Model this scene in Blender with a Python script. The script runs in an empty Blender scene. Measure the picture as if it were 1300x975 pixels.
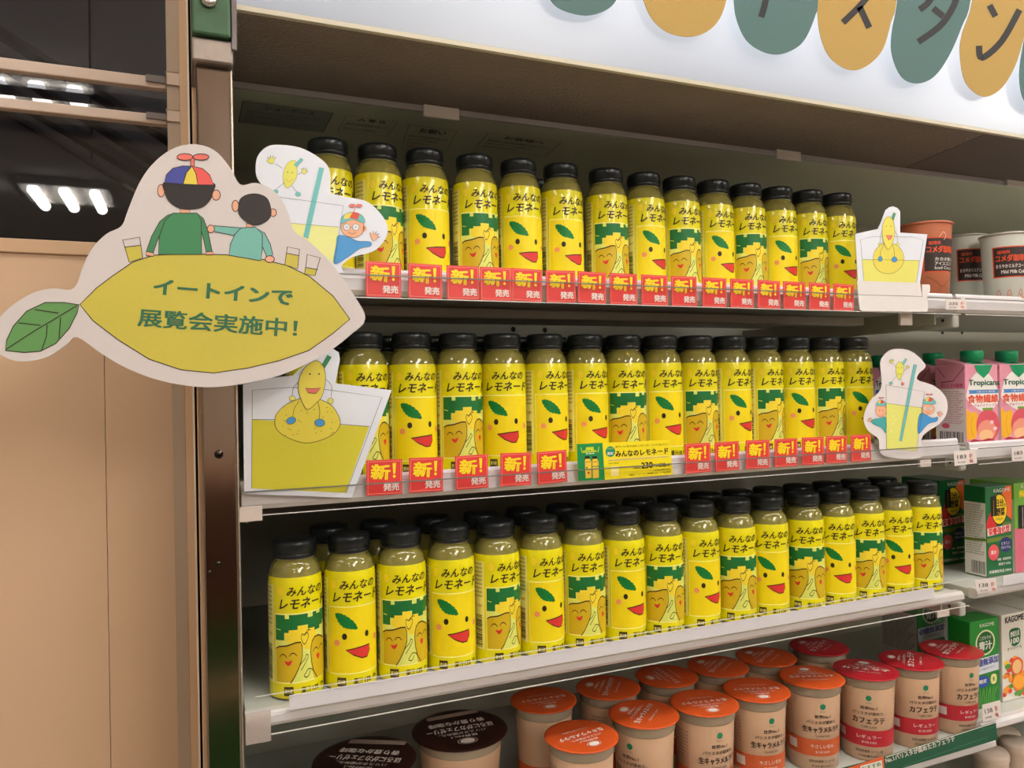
import bpy, bmesh, math, random
from mathutils import Vector, Matrix
from mathutils.geometry import tessellate_polygon

random.seed(7)
sc = bpy.context.scene
C = sc.collection

# ------------------------------------------------------------------ camera
# Camera at the world origin (eye height 1.35 m above the floor). X runs along the fridge front, Y into it.
F_PX, YAW, PIT, ROL = 981.4, math.radians(22.97), math.radians(0.078), math.radians(-1.0016)
FW = Vector((math.sin(YAW) * math.cos(PIT), math.cos(YAW) * math.cos(PIT), math.sin(PIT)))
_R = Vector((math.cos(YAW), -math.sin(YAW), 0))
_U = _R.cross(FW)
RT = _R * math.cos(ROL) + _U * math.sin(ROL)
UP = -_R * math.sin(ROL) + _U * math.cos(ROL)
cd = bpy.data.cameras.new('camera')
cd.sensor_fit = 'HORIZONTAL'; cd.sensor_width = 36; cd.lens = F_PX * 36 / 1300
cd.clip_start = 0.02; cd.clip_end = 60
cam = bpy.data.objects.new('camera', cd); C.objects.link(cam)
m = Matrix.Identity(4)
for i in range(3):
    m[i][0], m[i][1], m[i][2] = RT[i], UP[i], -FW[i]
cam.matrix_world = m
sc.camera = cam


def ray(u, v):
    return FW + RT * ((u - 650) / F_PX) + UP * ((487.5 - v) / F_PX)


def aty(u, v, y):
    r = ray(u, v); return r * (y / r.y)


def atz(u, v, z):
    r = ray(u, v); return r * (z / r.z)


def atx(u, v, x):
    r = ray(u, v); return r * (x / r.x)


# ------------------------------------------------------------------ world, exposure
sc.view_settings.view_transform = 'Standard'
sc.view_settings.look = 'None'
sc.view_settings.exposure = 0.10
sc.view_settings.gamma = 1
sc.view_settings.use_curve_mapping = False
w = bpy.data.worlds.new('world'); sc.world = w; w.use_nodes = True
w.node_tree.nodes['Background'].inputs[0].default_value = (1.0, 0.93, 0.85, 1)
w.node_tree.nodes['Background'].inputs[1].default_value = 0.12
LAMP = 21.5          # radiance of the store's ceiling tubes
SIGN_GLOW = 0.86


# ------------------------------------------------------------------ materials
def lin(c):
    return tuple(((x / 255) / 12.92 if x / 255 <= 0.04045 else ((x / 255 + 0.055) / 1.055) ** 2.4) for x in c) + (1,)


MATS = {}


def mat(name, rgb, rough=0.5, metal=0.0, var=0.0, vscale=40, bump=0.0, bscale=200, coat=0.0, trans=0.0, ior=1.45, alpha=1.0, spec=0.5):
    if name in MATS: return MATS[name]
    m = bpy.data.materials.new(name); m.use_nodes = True
    nt = m.node_tree; b = nt.nodes['Principled BSDF']
    b.inputs['Base Color'].default_value = lin(rgb)
    b.inputs['Roughness'].default_value = rough
    b.inputs['Metallic'].default_value = metal
    b.inputs['Coat Weight'].default_value = coat
    b.inputs['Coat Roughness'].default_value = 0.06
    b.inputs['Transmission Weight'].default_value = trans
    b.inputs['IOR'].default_value = ior
    b.inputs['Alpha'].default_value = alpha
    b.inputs['Specular IOR Level'].default_value = spec
    if var or bump:
        tc = nt.nodes.new('ShaderNodeTexCoord')
    if var:
        n = nt.nodes.new('ShaderNodeTexNoise'); n.inputs['Scale'].default_value = vscale
        n.inputs['Detail'].default_value = 4
        nt.links.new(tc.outputs['Object'], n.inputs['Vector'])
        mx = nt.nodes.new('ShaderNodeMix'); mx.data_type = 'RGBA'
        c = lin(rgb)
        mx.inputs[6].default_value = tuple(x * (1 - var) for x in c[:3]) + (1,)
        mx.inputs[7].default_value = tuple(min(1, x * (1 + var)) for x in c[:3]) + (1,)
        nt.links.new(n.outputs['Fac'], mx.inputs[0]); nt.links.new(mx.outputs[2], b.inputs['Base Color'])
    if bump:
        n2 = nt.nodes.new('ShaderNodeTexNoise'); n2.inputs['Scale'].default_value = bscale
        nt.links.new(tc.outputs['Object'], n2.inputs['Vector'])
        bp = nt.nodes.new('ShaderNodeBump'); bp.inputs['Strength'].default_value = bump
        bp.inputs['Distance'].default_value = 0.001
        nt.links.new(n2.outputs['Fac'], bp.inputs['Height']); nt.links.new(bp.outputs[0], b.inputs['Normal'])
    MATS[name] = m
    return m


def emit(name, rgb, strength):
    if name in MATS: return MATS[name]
    m = bpy.data.materials.new(name); m.use_nodes = True
    b = m.node_tree.nodes['Principled BSDF']
    b.inputs['Base Color'].default_value = lin(rgb)
    b.inputs['Emission Color'].default_value = lin(rgb); b.inputs['Emission Strength'].default_value = strength
    MATS[name] = m
    return m


def ink(rgb, rough=0.45):
    return mat('ink_%d_%d_%d' % rgb, rgb, rough, var=0.03, vscale=300)


WHITE_PL = mat('white_plastic', (228, 224, 222), 0.35, var=0.02)
RAIL_W = mat('white_rail', (214, 210, 212), 0.3, var=0.03)


def clear(name, fac, tint=(1, 1, 1), rough=.04):
    m = bpy.data.materials.new(name); m.use_nodes = True; nt = m.node_tree; nt.nodes.clear()
    o = nt.nodes.new('ShaderNodeOutputMaterial'); mx = nt.nodes.new('ShaderNodeMixShader'); t = nt.nodes.new('ShaderNodeBsdfTransparent'); g = nt.nodes.new('ShaderNodeBsdfGlossy')
    lw = nt.nodes.new('ShaderNodeLayerWeight'); lw.inputs[0].default_value = .5
    pw = nt.nodes.new('ShaderNodeMath'); pw.operation = 'POWER'; pw.inputs[1].default_value = 4.0; nt.links.new(lw.outputs['Facing'], pw.inputs[0])
    fr = nt.nodes.new('ShaderNodeMath'); fr.operation = 'MULTIPLY_ADD'; fr.inputs[1].default_value = .5; fr.inputs[2].default_value = fac; nt.links.new(pw.outputs[0], fr.inputs[0])
    t.inputs[0].default_value = tuple(tint) + (1,); g.inputs['Roughness'].default_value = rough
    nt.links.new(fr.outputs[0], mx.inputs[0]); nt.links.new(t.outputs[0], mx.inputs[1]); nt.links.new(g.outputs[0], mx.inputs[2]); nt.links.new(mx.outputs[0], o.inputs[0])
    return m


CLEAR = clear('clear_plastic', .025)
EDGE = mat('rail_edge', (120, 118, 112), 0.25)
TRAY = mat('shelf_enamel', (196, 198, 190), 0.35, var=0.03)
ARM = mat('bracket_enamel', (190, 188, 180), 0.4, var=0.03)
PANEL = mat('fridge_liner', (176, 177, 166), 0.45, var=0.06, vscale=6)
CEILP = mat('fridge_top_liner', (216, 218, 196), 0.4, var=0.04, vscale=5)
CAPM = mat('cap_black', (26, 32, 35), 0.28, bump=0.1, bscale=300)
LIQ = mat('lemonade', (182, 174, 88), 0.03, trans=0.5, ior=1.38, var=0.05, coat=1.0)
NECK = mat('clear_neck', (205, 200, 150), 0.04, trans=0.5, ior=1.4)
LABY = mat('label_yellow', (232, 221, 8), 0.3, coat=0.55)
PAPER = mat('card_paper', (226, 220, 222), 0.6, var=0.015, vscale=60)
PAPERB = mat('card_paper_cool', (226, 230, 240), 0.55, var=0.015, vscale=60)
BLACK = ink((30, 26, 24))


# ------------------------------------------------------------------ object helpers
def link(o, parent=None):
    C.objects.link(o)
    if parent is not None: o.parent = parent
    return o


def empty(name, loc, label, cat, group=None, rz=0.0):
    o = bpy.data.objects.new(name, None); o.empty_display_size = 0.01
    o.location = loc; o.rotation_euler = (0, 0, rz)
    tag(o, label, cat, group)
    return link(o)


def tag(o, label, cat, group=None):
    o['label'] = label; o['category'] = cat
    if group: o['group'] = group
    return o


class MB:
    """collects shapes, then links them as one mesh object"""
    def __init__(s):
        s.v = []; s.f = []; s.mi = []; s.mats = []; s.sm = []

    def m(s, mt):
        if mt not in s.mats: s.mats.append(mt)
        return s.mats.index(mt)

    def add(s, vs, fs, mt, smooth=False):
        o = len(s.v); s.v += [tuple(p) for p in vs]; k = s.m(mt)
        for f in fs:
            s.f.append(tuple(i + o for i in f)); s.mi.append(k); s.sm.append(smooth)

    def box(s, x0, x1, y0, y1, z0, z1, mt, bev=0.0):
        if bev <= 0:
            vs = [(x, y, z) for x in (x0, x1) for y in (y0, y1) for z in (z0, z1)]
            fs = [(0, 1, 3, 2), (4, 6, 7, 5), (0, 4, 5, 1), (2, 3, 7, 6), (0, 2, 6, 4), (1, 5, 7, 3)]
            s.add(vs, fs, mt)
        else:
            bm = bmesh.new()
            bmesh.ops.create_cube(bm, size=1)
            for v in bm.verts:
                v.co = Vector(((x0 + x1) / 2 + v.co.x * (x1 - x0), (y0 + y1) / 2 + v.co.y * (y1 - y0), (z0 + z1) / 2 + v.co.z * (z1 - z0)))
            bmesh.ops.bevel(bm, geom=bm.edges[:], offset=bev, segments=2, profile=0.5, affect='EDGES')
            bm.verts.index_update()
            s.add([v.co[:] for v in bm.verts], [[v.index for v in f.verts] for f in bm.faces], mt)
            bm.free()
        return s

    def lathe(s, prof, mt, n=32, cx=0, cy=0, cz=0, knurl=None, close=True, rot=None, smooth=True):
        vs = []; fs = []
        for j, (r, z) in enumerate(prof):
            for i in range(n):
                a = 2 * math.pi * i / n
                rr = r + (knurl if (knurl and i % 2 and 1 <= j < len(prof) - 1) else 0)
                p = Vector((rr * math.cos(a), rr * math.sin(a), z))
                if rot is not None: p = rot @ p
                vs.append((cx + p.x, cy + p.y, cz + p.z))
        for j in range(len(prof) - 1):
            for i in range(n):
                k = (i + 1) % n
                fs.append((j * n + i, j * n + k, (j + 1) * n + k, (j + 1) * n + i))
        s.add(vs, fs, mt, smooth)
        if close:
            s.add([vs[i] for i in range(n)], [tuple(range(n))[::-1]], mt)
            o = (len(prof) - 1) * n
            s.add([vs[o + i] for i in range(n)], [tuple(range(n))], mt)
        return s

    def profile_x(s, pts, x0, x1, mt):
        """extrude a closed (y,z) outline along x"""
        n = len(pts)
        vs = [(x0, y, z) for y, z in pts] + [(x1, y, z) for y, z in pts]
        fs = [(i, (i + 1) % n, n + (i + 1) % n, n + i) for i in range(n)]
        s.add(vs, fs, mt)
        t = tessellate_polygon([[Vector((y, z, 0)) for y, z in pts]])
        s.add(vs[:n], [tuple(a) for a in t], mt); s.add(vs[n:], [tuple(a[::-1]) for a in t], mt)
        return s

    def tube(s, a, b, r, mt, n=10):
        a = Vector(a); b = Vector(b); d = (b - a)
        q = d.to_track_quat('Z', 'Y').to_matrix()
        return s.lathe([(r, 0), (r, d.length)], mt, n, a.x, a.y, a.z, rot=q)

    def build(s, name, parent=None, origin=(0, 0, 0)):
        me = bpy.data.meshes.new(name)
        ox, oy, oz = origin
        me.from_pydata([(x - ox, y - oy, z - oz) for x, y, z in s.v], [], s.f)
        for mt in s.mats: me.materials.append(mt)
        me.polygons.foreach_set('material_index', s.mi)
        me.polygons.foreach_set('use_smooth', s.sm)
        me.update()
        o = bpy.data.objects.new(name, me)
        if parent is None: o.location = origin
        return link(o, parent)


def struct(name, mb, origin=(0, 0, 0)):
    o = mb.build(name, None, origin); o['kind'] = 'structure'
    return o


# ------------------------------------------------------------------ flat print: 2-D art mapped to real surfaces
def sm(pts, closed=True, k=5):
    n = len(pts); out = []
    rng = range(n if closed else n - 1)
    for i in rng:
        g = lambda j: Vector(pts[j % n]) if closed else Vector(pts[max(0, min(n - 1, j))])
        p0, p1, p2, p3 = g(i - 1), g(i), g(i + 1), g(i + 2)
        for t in range(k):
            t /= k
            out.append(tuple(0.5 * ((2 * p1) + (p2 - p0) * t + (2 * p0 - 5 * p1 + 4 * p2 - p3) * t * t + (3 * p1 - p0 - 3 * p2 + p3) * t ** 3)))
    if not closed: out.append(tuple(pts[-1]))
    return out


def ell(cx, cy, rx, ry, n=18, rot=0.0):
    c, s_ = math.cos(rot), math.sin(rot)
    return [(cx + rx * math.cos(a) * c - ry * math.sin(a) * s_, cy + rx * math.cos(a) * s_ + ry * math.sin(a) * c)
            for a in (2 * math.pi * i / n for i in range(n))]


TXT = {}


def glyphs(s, bold=0.0):
    k = s
    if k not in TXT:
        c = bpy.data.curves.new('t', 'FONT'); c.body = s; c.resolution_u = 2
        o = bpy.data.objects.new('t', c); C.objects.link(o)
        dg = bpy.context.evaluated_depsgraph_get(); dg.update()
        me = bpy.data.meshes.new_from_object(o.evaluated_get(dg))
        vs = [(v.co.x, v.co.y) for v in me.vertices]; fs = [tuple(p.vertices) for p in me.polygons]
        bpy.data.objects.remove(o); bpy.data.curves.remove(c); bpy.data.meshes.remove(me)
        xs = [a for a, b in vs] or [0, 1]; ys = [b for a, b in vs] or [0, 1]
        x0_, x1_, y0_, y1_ = min(xs), max(xs), min(ys), max(ys)
        TXT[k] = (vs, fs, x0_, x1_, y0_, y1_)
    return TXT[k]


class Art:
    def __init__(s): s.items = []

    def poly(s, pts, mt, l=1):
        pts = [tuple(p) for p in pts]
        t = tessellate_polygon([[Vector((x, y, 0)) for x, y in pts]])
        s.items.append((pts, [tuple(a) for a in t], mt, l)); return s

    def line(s, pts, wd, mt=None, l=3, closed=False):
        mt = mt or BLACK
        pts = [Vector(p) for p in pts]; n = len(pts)
        vs = []; fs = []
        for i in range(n):
            a = pts[i - 1] if (i > 0 or closed) else pts[i]
            b = pts[(i + 1) % n] if (i < n - 1 or closed) else pts[i]
            d = (b - a); d = d.normalized() if d.length else Vector((1, 0))
            q = Vector((-d.y, d.x)) * wd / 2
            vs += [tuple(pts[i] + q), tuple(pts[i] - q)]
        for i in range(n if closed else n - 1):
            k = (i + 1) % n
            fs.append((2 * i, 2 * i + 1, 2 * k + 1, 2 * k))
        s.items.append((vs, fs, mt, l)); return s

    def shape(s, pts, fill, wd=0.8, l=1, outline=None, smooth=True):
        p = sm(pts) if smooth else pts
        s.poly(p, fill, l)
        if wd: s.line(p, wd, outline or BLACK, l + 0.5, closed=True)
        return s

    def text(s, t, p0, p1, h, mt, l=3, bold=0.01, up=None, shear=0.0):
        """t fits the box whose lower edge runs p0 -> p1 and whose height is h (v axis points DOWN unless up is given)"""
        vs, fs, x0, x1, y0, y1 = glyphs(t, bold)
        p0 = Vector(p0); p1 = Vector(p1); d = p1 - p0
        if up is None: up = Vector((d.y, -d.x)).normalized() * h
        else: up = Vector(up) * h
        b = bold * 1.1      # heavier strokes: the same outlines repeated with small offsets, one above the other
        for q, (dx, dy) in enumerate(((-b, -b * .6), (b, -b * .6), (-b, b * .6), (b, b * .6)) if bold > 0 else ((0, 0),)):
            o = [tuple(p0 + d * ((x + dx - x0) / (x1 - x0) + shear * (y + dy - y0) / (y1 - y0)) + up * ((y + dy - y0) / (y1 - y0))) for x, y in vs]
            s.items.append((o, fs, mt, l + q * .15))
        return s

    def xf(s, fn):
        s.items = [([fn(p) for p in v], f, m_, l) for v, f, m_, l in s.items]; return s

    def merge(s, other):
        s.items += other.items; return s

    def build(s, name, mp, parent=None, maxedge=None, origin=(0, 0, 0)):
        mb = MB()
        for vs, fs, mt, l in s.items:
            vs = list(vs); out = []
            if maxedge:
                st = []
                for f in fs:
                    for i in range(1, len(f) - 1): st.append((f[0], f[i], f[i + 1]))
                while st:
                    a, b, c = st.pop()
                    e = [(abs(vs[a][0] - vs[b][0]), a, b, c), (abs(vs[b][0] - vs[c][0]), b, c, a), (abs(vs[c][0] - vs[a][0]), c, a, b)]
                    L, p, q, r = max(e)
                    if L <= maxedge: out.append((a, b, c)); continue
                    vs.append(((vs[p][0] + vs[q][0]) / 2, (vs[p][1] + vs[q][1]) / 2)); k = len(vs) - 1
                    st.append((p, k, r)); st.append((k, q, r))
                fs = out
            mb.add([mp(x, y, l) for x, y in vs], fs, mt)
        return mb.build(name, parent, origin)


LY = 0.00012


def plane_y(Y, off=0.0):
    def mp(u, v, l):
        p = aty(u, v, Y); return (p.x, Y - off - l * LY, p.z)
    return mp


def crop(ox, oy, s):
    return lambda p: (ox + p[0] / s, oy + p[1] / s)


def card_board(name, outline_px, Y, th, mt, parent, smooth=True, k=4):
    pts = sm(outline_px, k=k) if smooth else outline_px
    w3 = [aty(u, v, Y) for u, v in pts]
    mb = MB(); n = len(w3)
    vs = [(p.x, Y, p.z) for p in w3] + [(p.x, Y + th, p.z) for p in w3]
    t = tessellate_polygon([[Vector((p.x, p.z, 0)) for p in w3]])
    mb.add(vs, [tuple(a) for a in t] + [tuple(i + n for i in a[::-1]) for a in t], mt)
    mb.add(vs, [(i, (i + 1) % n, n + (i + 1) % n, n + i) for i in range(n)], mt)
    o = mb.build(name, parent); 
    return o


def reparent(root, *objs):
    """children were built in world coordinates: shift them to the root's frame"""
    for o in objs:
        o.parent = root
        o.location = -Vector(root.location)


# ================================================================== STORE SHELL
FLOOR, CEIL = -1.35, 1.30
struct('floor', MB().box(-5, 6, -6, 3, FLOOR - .05, FLOOR, mat('floor_tile', (176, 164, 148), 0.25, var=0.08, vscale=2)))
struct('ceiling', MB().box(-5, 6, -6, 3, CEIL, CEIL + .05, mat('ceiling_board', (226, 218, 206), 0.9)))
WB = mat('wall_paint', (232, 220, 204), 0.8)
struct('wall_back', MB().box(-5, 6, -6.1, -6, FLOOR, CEIL, WB))
struct('wall_west', MB().box(-5.1, -5, -6, 3, FLOOR, CEIL, WB))
struct('wall_east', MB().box(6, 6.1, -6, 3, FLOOR, CEIL, WB))
struct('wall_far', MB().box(-5, 6, 3, 3.1, FLOOR, CEIL, mat('dark_paint', (48, 46, 46), 0.7)))


def fixture(x, y, ntube, pitch, ln, label, ang=0.0, pw=1.0, tr=.022):
    r = empty('ceiling_light', (x, y, CEIL), label, 'light', 'ceiling lights of the shop', ang)
    wd = ntube * pitch
    MB().box(-ln / 2 - .04, ln / 2 + .04, -wd / 2, wd / 2, -.05, -.0005, mat('fixture_white', (210, 205, 196), 0.5), 0.004).build('housing', r)
    for i in range(ntube):
        t = MB(); yy = (i - (ntube - 1) / 2) * pitch
        t.tube((-ln / 2, yy, -.075), (ln / 2, yy, -.075), tr, emit('tube_glow_%g' % pw, (254, 249, 243), LAMP * pw))
        t.build('tube', r)


def panel_light(x, y, wd, ln, label, k):
    r = empty('ceiling_light', (x, y, CEIL), label, 'light', 'ceiling lights of the shop')
    MB().box(-ln / 2 - .02, ln / 2 + .02, -wd / 2 - .02, wd / 2 + .02, -.05, -.0005, mat('fixture_white', (210, 205, 196), 0.5), 0.004).build('housing', r)
    MB().box(-ln / 2, ln / 2, -wd / 2, wd / 2, -.056, -.0502, emit('diffuser_glow', (253, 250, 244), LAMP * k)).build('diffuser', r)


panel_light(.3, .10, .24, 1.5, 'long diffuser ceiling light over the left fridge bay', .56)
panel_light(1.95, .10, .24, 1.5, 'long diffuser ceiling light over the right fridge bay', .56)
fixture(.80, -2.7, 3, .22, 1.4, 'added unseen three-tube light behind the viewer that brightens the left fridge interior', math.pi / 2, 1.5)  # added out of view for low-angle light into the left bay
fixture(-.5, 1.15, 1, .12, .9, 'added unseen tube light brightening the hall behind the window', 0, .6)  # unseen lamp added to brighten the hall tiles
fixture(-1.35, 0.0, 2, .12, 1.2, 'twin-tube ceiling light in front of the beige wall', math.pi / 2, 0.7)
for (u_, v_, nt_, pt_, ln_, lb_) in ((52, 119, 3, .135, .24, 'louvred ceiling light mirrored high in the dark window'), (88, 251, 3, .165, .46, 'louvred ceiling light mirrored low in the dark window')):
    q_ = atz(u_, v_, CEIL - .06)
    fixture(q_.x, 2 * .912 - q_.y, nt_, pt_, ln_, lb_, math.pi / 2, 1.4, .033)
fixture(1.2, -1.7, 3, .22, 1.4, 'added unseen three-tube light behind the viewer, right side', math.pi / 2, 1.5)  # added out of view so that light reaches deep into the shelves
fixture(1.2, -3.7, 3, .22, 1.4, 'added unseen three-tube light far behind the viewer', math.pi / 2, 1.3)  # another added, unseen source of low-angle light for the fridge interior
fixture(3.6, -1.2, 3, .22, 1.2, 'three-tube ceiling light at the far right of the aisle', math.pi / 2)

ct = empty('counter', (1.0, -2.6, FLOOR), 'low brown counter added behind the viewer for brown reflections in the steel post', 'counter')  # unseen block added to give the post its brown reflection
MB().box(-1.6, 1.6, -.4, .4, 0, .95, mat('counter_wood', (92, 56, 40), 0.5, var=0.1, vscale=8)).build('cabinet', ct)
MB().box(-1.65, 1.65, -.43, .43, .951, .99, mat('counter_top', (150, 110, 80), 0.4), .004).build('worktop', ct)

bn = empty('reflection_bin', (.18, -1.15, FLOOR), 'green bin added behind the viewer for the green reflection in the steel post', 'bin')  # added out of view, only to mirror green low in the post
BNM = mat('bin_green', (30, 110, 50), .4)
b5 = MB()
for q in ((-.25, .25, -.25, -.24), (-.25, .25, .24, .25), (-.25, -.24, -.239, .239), (.24, .25, -.239, .239)): b5.box(q[0], q[1], q[2], q[3], .0, .56, BNM)
b5.box(-.239, .239, -.239, .239, 0, .02, BNM); b5.build('body', bn)
MB().box(-.26, .26, .251, .262, .50, .56, mat('bin_rim', (220, 200, 160), .4), .003).build('rim', bn)

# ================================================================== LEFT WALL WITH DARK WINDOW
TAN = mat('beige_steel', (212, 179, 147), 0.42, var=0.025, vscale=3, bump=0.05, bscale=60)
TAN2 = mat('beige_trim', (204, 170, 136), 0.4, var=0.02, vscale=5)
YW = 0.90
SILL = 0.152
seams = [-1.6, -1.0, -.4, aty(133, 500, YW).x, aty(215, 300, .86).x]
for i in range(len(seams) - 1):     # flush steel panels with a shallow joint between them
    struct('wall_left_panel' if i == 0 else 'wall_left_panel.%03d' % i,
           MB().box(seams[i] + .0003, seams[i + 1] - .0003, YW, YW + .012, FLOOR, SILL - .012, TAN))
struct('wall_left', MB().box(-5, seams[-1], YW + .012, YW + .05, FLOOR, SILL - .012, mat('joint_tan', (170, 134, 100), .7)))
struct('wall_left_outer', MB().box(-5, -1.601, YW, YW + .012, FLOOR, SILL - .012, TAN))
struct('trim_1', MB().box(-5, seams[-1], YW - .004, YW + .05, SILL - .0118, SILL + .002, TAN2, .001))
xs0, xs1 = aty(215, 300, .86).x, aty(243, 300, .86).x
struct('trim_2', MB().box(xs0, aty(231, 300, .86).x, .86, .95, FLOOR, CEIL, mat('stile', (176, 156, 136), .4, var=.03, vscale=9)))
struct('trim_3', MB().box(aty(231, 300, .86).x + .0002, xs1 - .0008, .858, .95, FLOOR, CEIL, TAN2))
struct('trim_4', MB().box(aty(241.2, 300, .80).x, aty(243.4, 300, .80).x, .80, .858, FLOOR, CEIL, mat('bead', (236, 222, 204), .3)))
struct('trim_5', MB().box(aty(243.4, 300, .80).x, aty(249, 300, .80).x, .845, .857, FLOOR, CEIL, mat('gap', (18, 15, 13), .8)))
struct('trim_6', MB().box(aty(247.5, 300, .74).x, aty(255, 300, .74).x, .74, .80, FLOOR, CEIL, TAN2, .0006))

# window: dark glass; beyond it a hall, brightened by an added tube, with an escalator's slanting rails
win = MB()
wf = mat('window_frame', (70, 66, 64), .4)
win.box(-3, xs0, YW + .03, YW + .05, SILL + .002, SILL + .006, wf)
struct('window_1', win)
gl = MB().box(-3, xs0 - .001, YW + .012, YW + .018, SILL + .006, CEIL, clear('dark_glass', .05, (.62, .63, .66), .01))
struct('window_1_pane', gl)
DKT = mat('hall_tile', (98, 94, 96), .7, var=.22, vscale=120)
for i in range(9):
    for j in range(3):
        x0 = -1.72 + i * .2; z0 = .05 + j * .42
        struct('hall_tile' if i + j == 0 else 'hall_tile.%03d' % (i * 3 + j), MB().box(x0, x0 + .197, 1.3, 1.32, z0, z0 + .415, DKT))
struct('hall_wall', MB().box(-3, xs0, 1.32, 1.4, -.6, CEIL, mat('hall_joint', (60, 58, 60), .8)))
esc = empty('escalator', tuple(aty(100, 300, 1.2)), 'dark escalator slanting down behind the left window', 'escalator')
def slant(name, a, b, th, Y, mt):
    A = aty(a[0], a[1], Y); B = aty(b[0], b[1], Y)
    d = (B - A).normalized(); n = Vector((-d.z, 0, d.x)) * th / 2; q = Vector((0, .02, 0))
    vs = [A - n, A + n, B + n, B - n]; vs = [tuple(p - q) for p in vs] + [tuple(p + q) for p in vs]
    o = MB(); o.add(vs, [(0, 1, 2, 3), (7, 6, 5, 4), (0, 4, 5, 1), (1, 5, 6, 2), (2, 6, 7, 3), (3, 7, 4, 0)], mt)
    reparent(esc, o.build(name, None))
DK = mat('escalator_dark', (30, 29, 30), .4)
DK2 = mat('escalator_panel', (58, 58, 60), .5)
slant('handrail', (-80, -8), (250, 200), .008, 1.18, DK)
slant('lower_rail', (-80, 30), (250, 240), .006, 1.17, DK)
slant('skirt_rail', (-80, 66), (230, 250), .012, 1.16, DK)
slant('glass_edge', (-80, 92), (230, 276), .005, 1.15, DK)
# side panel below the rails
pp = [aty(-120, 72, 1.14), aty(240, 286, 1.14), aty(240, 420, 1.14), aty(-120, 420, 1.14)]
o = MB(); vs = [tuple(p) for p in pp] + [(p.x, 1.155, p.z) for p in pp]
o.add(vs, [(0, 1, 2, 3), (7, 6, 5, 4), (0, 4, 5, 1), (1, 5, 6, 2), (2, 6, 7, 3), (3, 7, 4, 0)], DK2)
reparent(esc, o.build('side_panel', None))

# two pale safety bars across the window
BARM = mat('pale_bar', (206, 184, 168), .35, var=.03, vscale=10)
for (v0, v1, lab) in ((82, 116, 'upper pale horizontal bar across the dark window'), (134, 151, 'lower pale horizontal bar across the dark window')):
    top = aty(215, v0 + 10 if v0 == 82 else v0 + 6, .88).z
    zc = aty(215, 109 if v0 == 82 else 155, .88).z; hz = .0058 if v0 == 82 else .005
    r = empty('window_bar', (-.2, .88, zc), lab, 'bar', 'pale bars across the window')
    MB().box(-1.2, .2 + xs0 - .0005, -.006, .006, -hz, hz, BARM, .0012).build('rail', r)
    MB().box(.2 + xs0 - .02, .2 + xs0 - .001, -.0085, -.0062, -.001, hz + .0005, mat('bracket_grey', (120, 112, 108), .4), .0005).build('bracket', r)
    MB().box(.2 + xs0 - .0004, .2 + xs0 + .012, -.012, -.021 + .0, -hz - .0005, hz + .001, BARM, .001).build('end_cap', r)

# ================================================================== FRIDGE
XL, XM, XR = 0.0445, 0.985, 2.2
ZS = [0.105, -0.092, -0.292]
struct('fridge_back_wall', MB().box(XL, XR, 1.16, 1.19, -.75, .36, PANEL))
struct('fridge_side_wall', MB().box(.0300, XL, .742, 1.19, -1.3, .36, PANEL))
struct('fridge_top_liner', MB().profile_x([(.838, .3125), (1.16, .3125), (1.16, .33), (.838, .33)], XL, XR, CEILP))
HC = mat('air_grille', (128, 116, 108), .7, var=.1, vscale=25)
nt = HC.node_tree; b = nt.nodes['Principled BSDF']
tc = nt.nodes.new('ShaderNodeTexCoord'); vo = nt.nodes.new('ShaderNodeTexVoronoi'); vo.inputs['Scale'].default_value = 260
bp = nt.nodes.new('ShaderNodeBump'); bp.inputs['Strength'].default_value = .8; bp.inputs['Distance'].default_value = .002
nt.links.new(tc.outputs['Object'], vo.inputs['Vector']); nt.links.new(vo.outputs['Distance'], bp.inputs['Height']); nt.links.new(bp.outputs[0], b.inputs['Normal'])
struct('air_curtain_grille', MB().profile_x([(.706, .328), (.836, .3155), (.836, .33), (.706, .342)], XL, 1.0, HC))
struct('canopy_underside', MB().profile_x([(.706, .3275), (.836, .315), (.836, .33), (.706, .342)], 1.0005, XR, mat('canopy_dark', (98, 84, 80), .5, var=.08, vscale=6)))
struct('trim_7', MB().box(.0425, XR, .7, .7055, .3265, .331, mat('cream_strip', (200, 192, 172), .4)))
struct('front_rail', MB().box(XL, XR, .8335, .8375, .3085, .3152, mat('grey_strip', (176, 174, 180), .4), .0005))
for i, (u0, u1, v) in enumerate(((537, 582, 141), (985, 1015, 195), (1277, 1310, 229))):
    a, bq = aty(u0, v, .832).x, aty(u1, v, .832).x
    o = MB().box(a, bq, .829, .8334, aty(u0, v + 7, .832).z, aty(u0, v - 8, .832).z, WHITE_PL, .0008)
    o = o.build('rail_clip', None); tag(o, ['white plastic clip on the canopy rail above the third top-shelf bottle', 'white plastic clip on the canopy rail above the right-hand top-shelf bottles', 'white plastic clip on the canopy rail at the far right'][i], 'clip')

# glowing fascia above the opening
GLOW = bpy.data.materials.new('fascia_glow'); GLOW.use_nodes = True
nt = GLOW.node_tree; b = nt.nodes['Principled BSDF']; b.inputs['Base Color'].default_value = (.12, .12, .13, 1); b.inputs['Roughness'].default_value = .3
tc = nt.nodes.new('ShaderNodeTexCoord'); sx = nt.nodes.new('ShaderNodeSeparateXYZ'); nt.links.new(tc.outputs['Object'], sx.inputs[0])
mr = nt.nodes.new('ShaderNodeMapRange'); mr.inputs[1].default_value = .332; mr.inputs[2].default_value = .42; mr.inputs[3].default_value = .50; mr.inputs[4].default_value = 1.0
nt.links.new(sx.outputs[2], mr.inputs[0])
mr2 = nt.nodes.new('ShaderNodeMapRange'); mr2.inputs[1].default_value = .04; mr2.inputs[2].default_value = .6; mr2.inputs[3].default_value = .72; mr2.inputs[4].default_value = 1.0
nt.links.new(sx.outputs[0], mr2.inputs[0])
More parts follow.
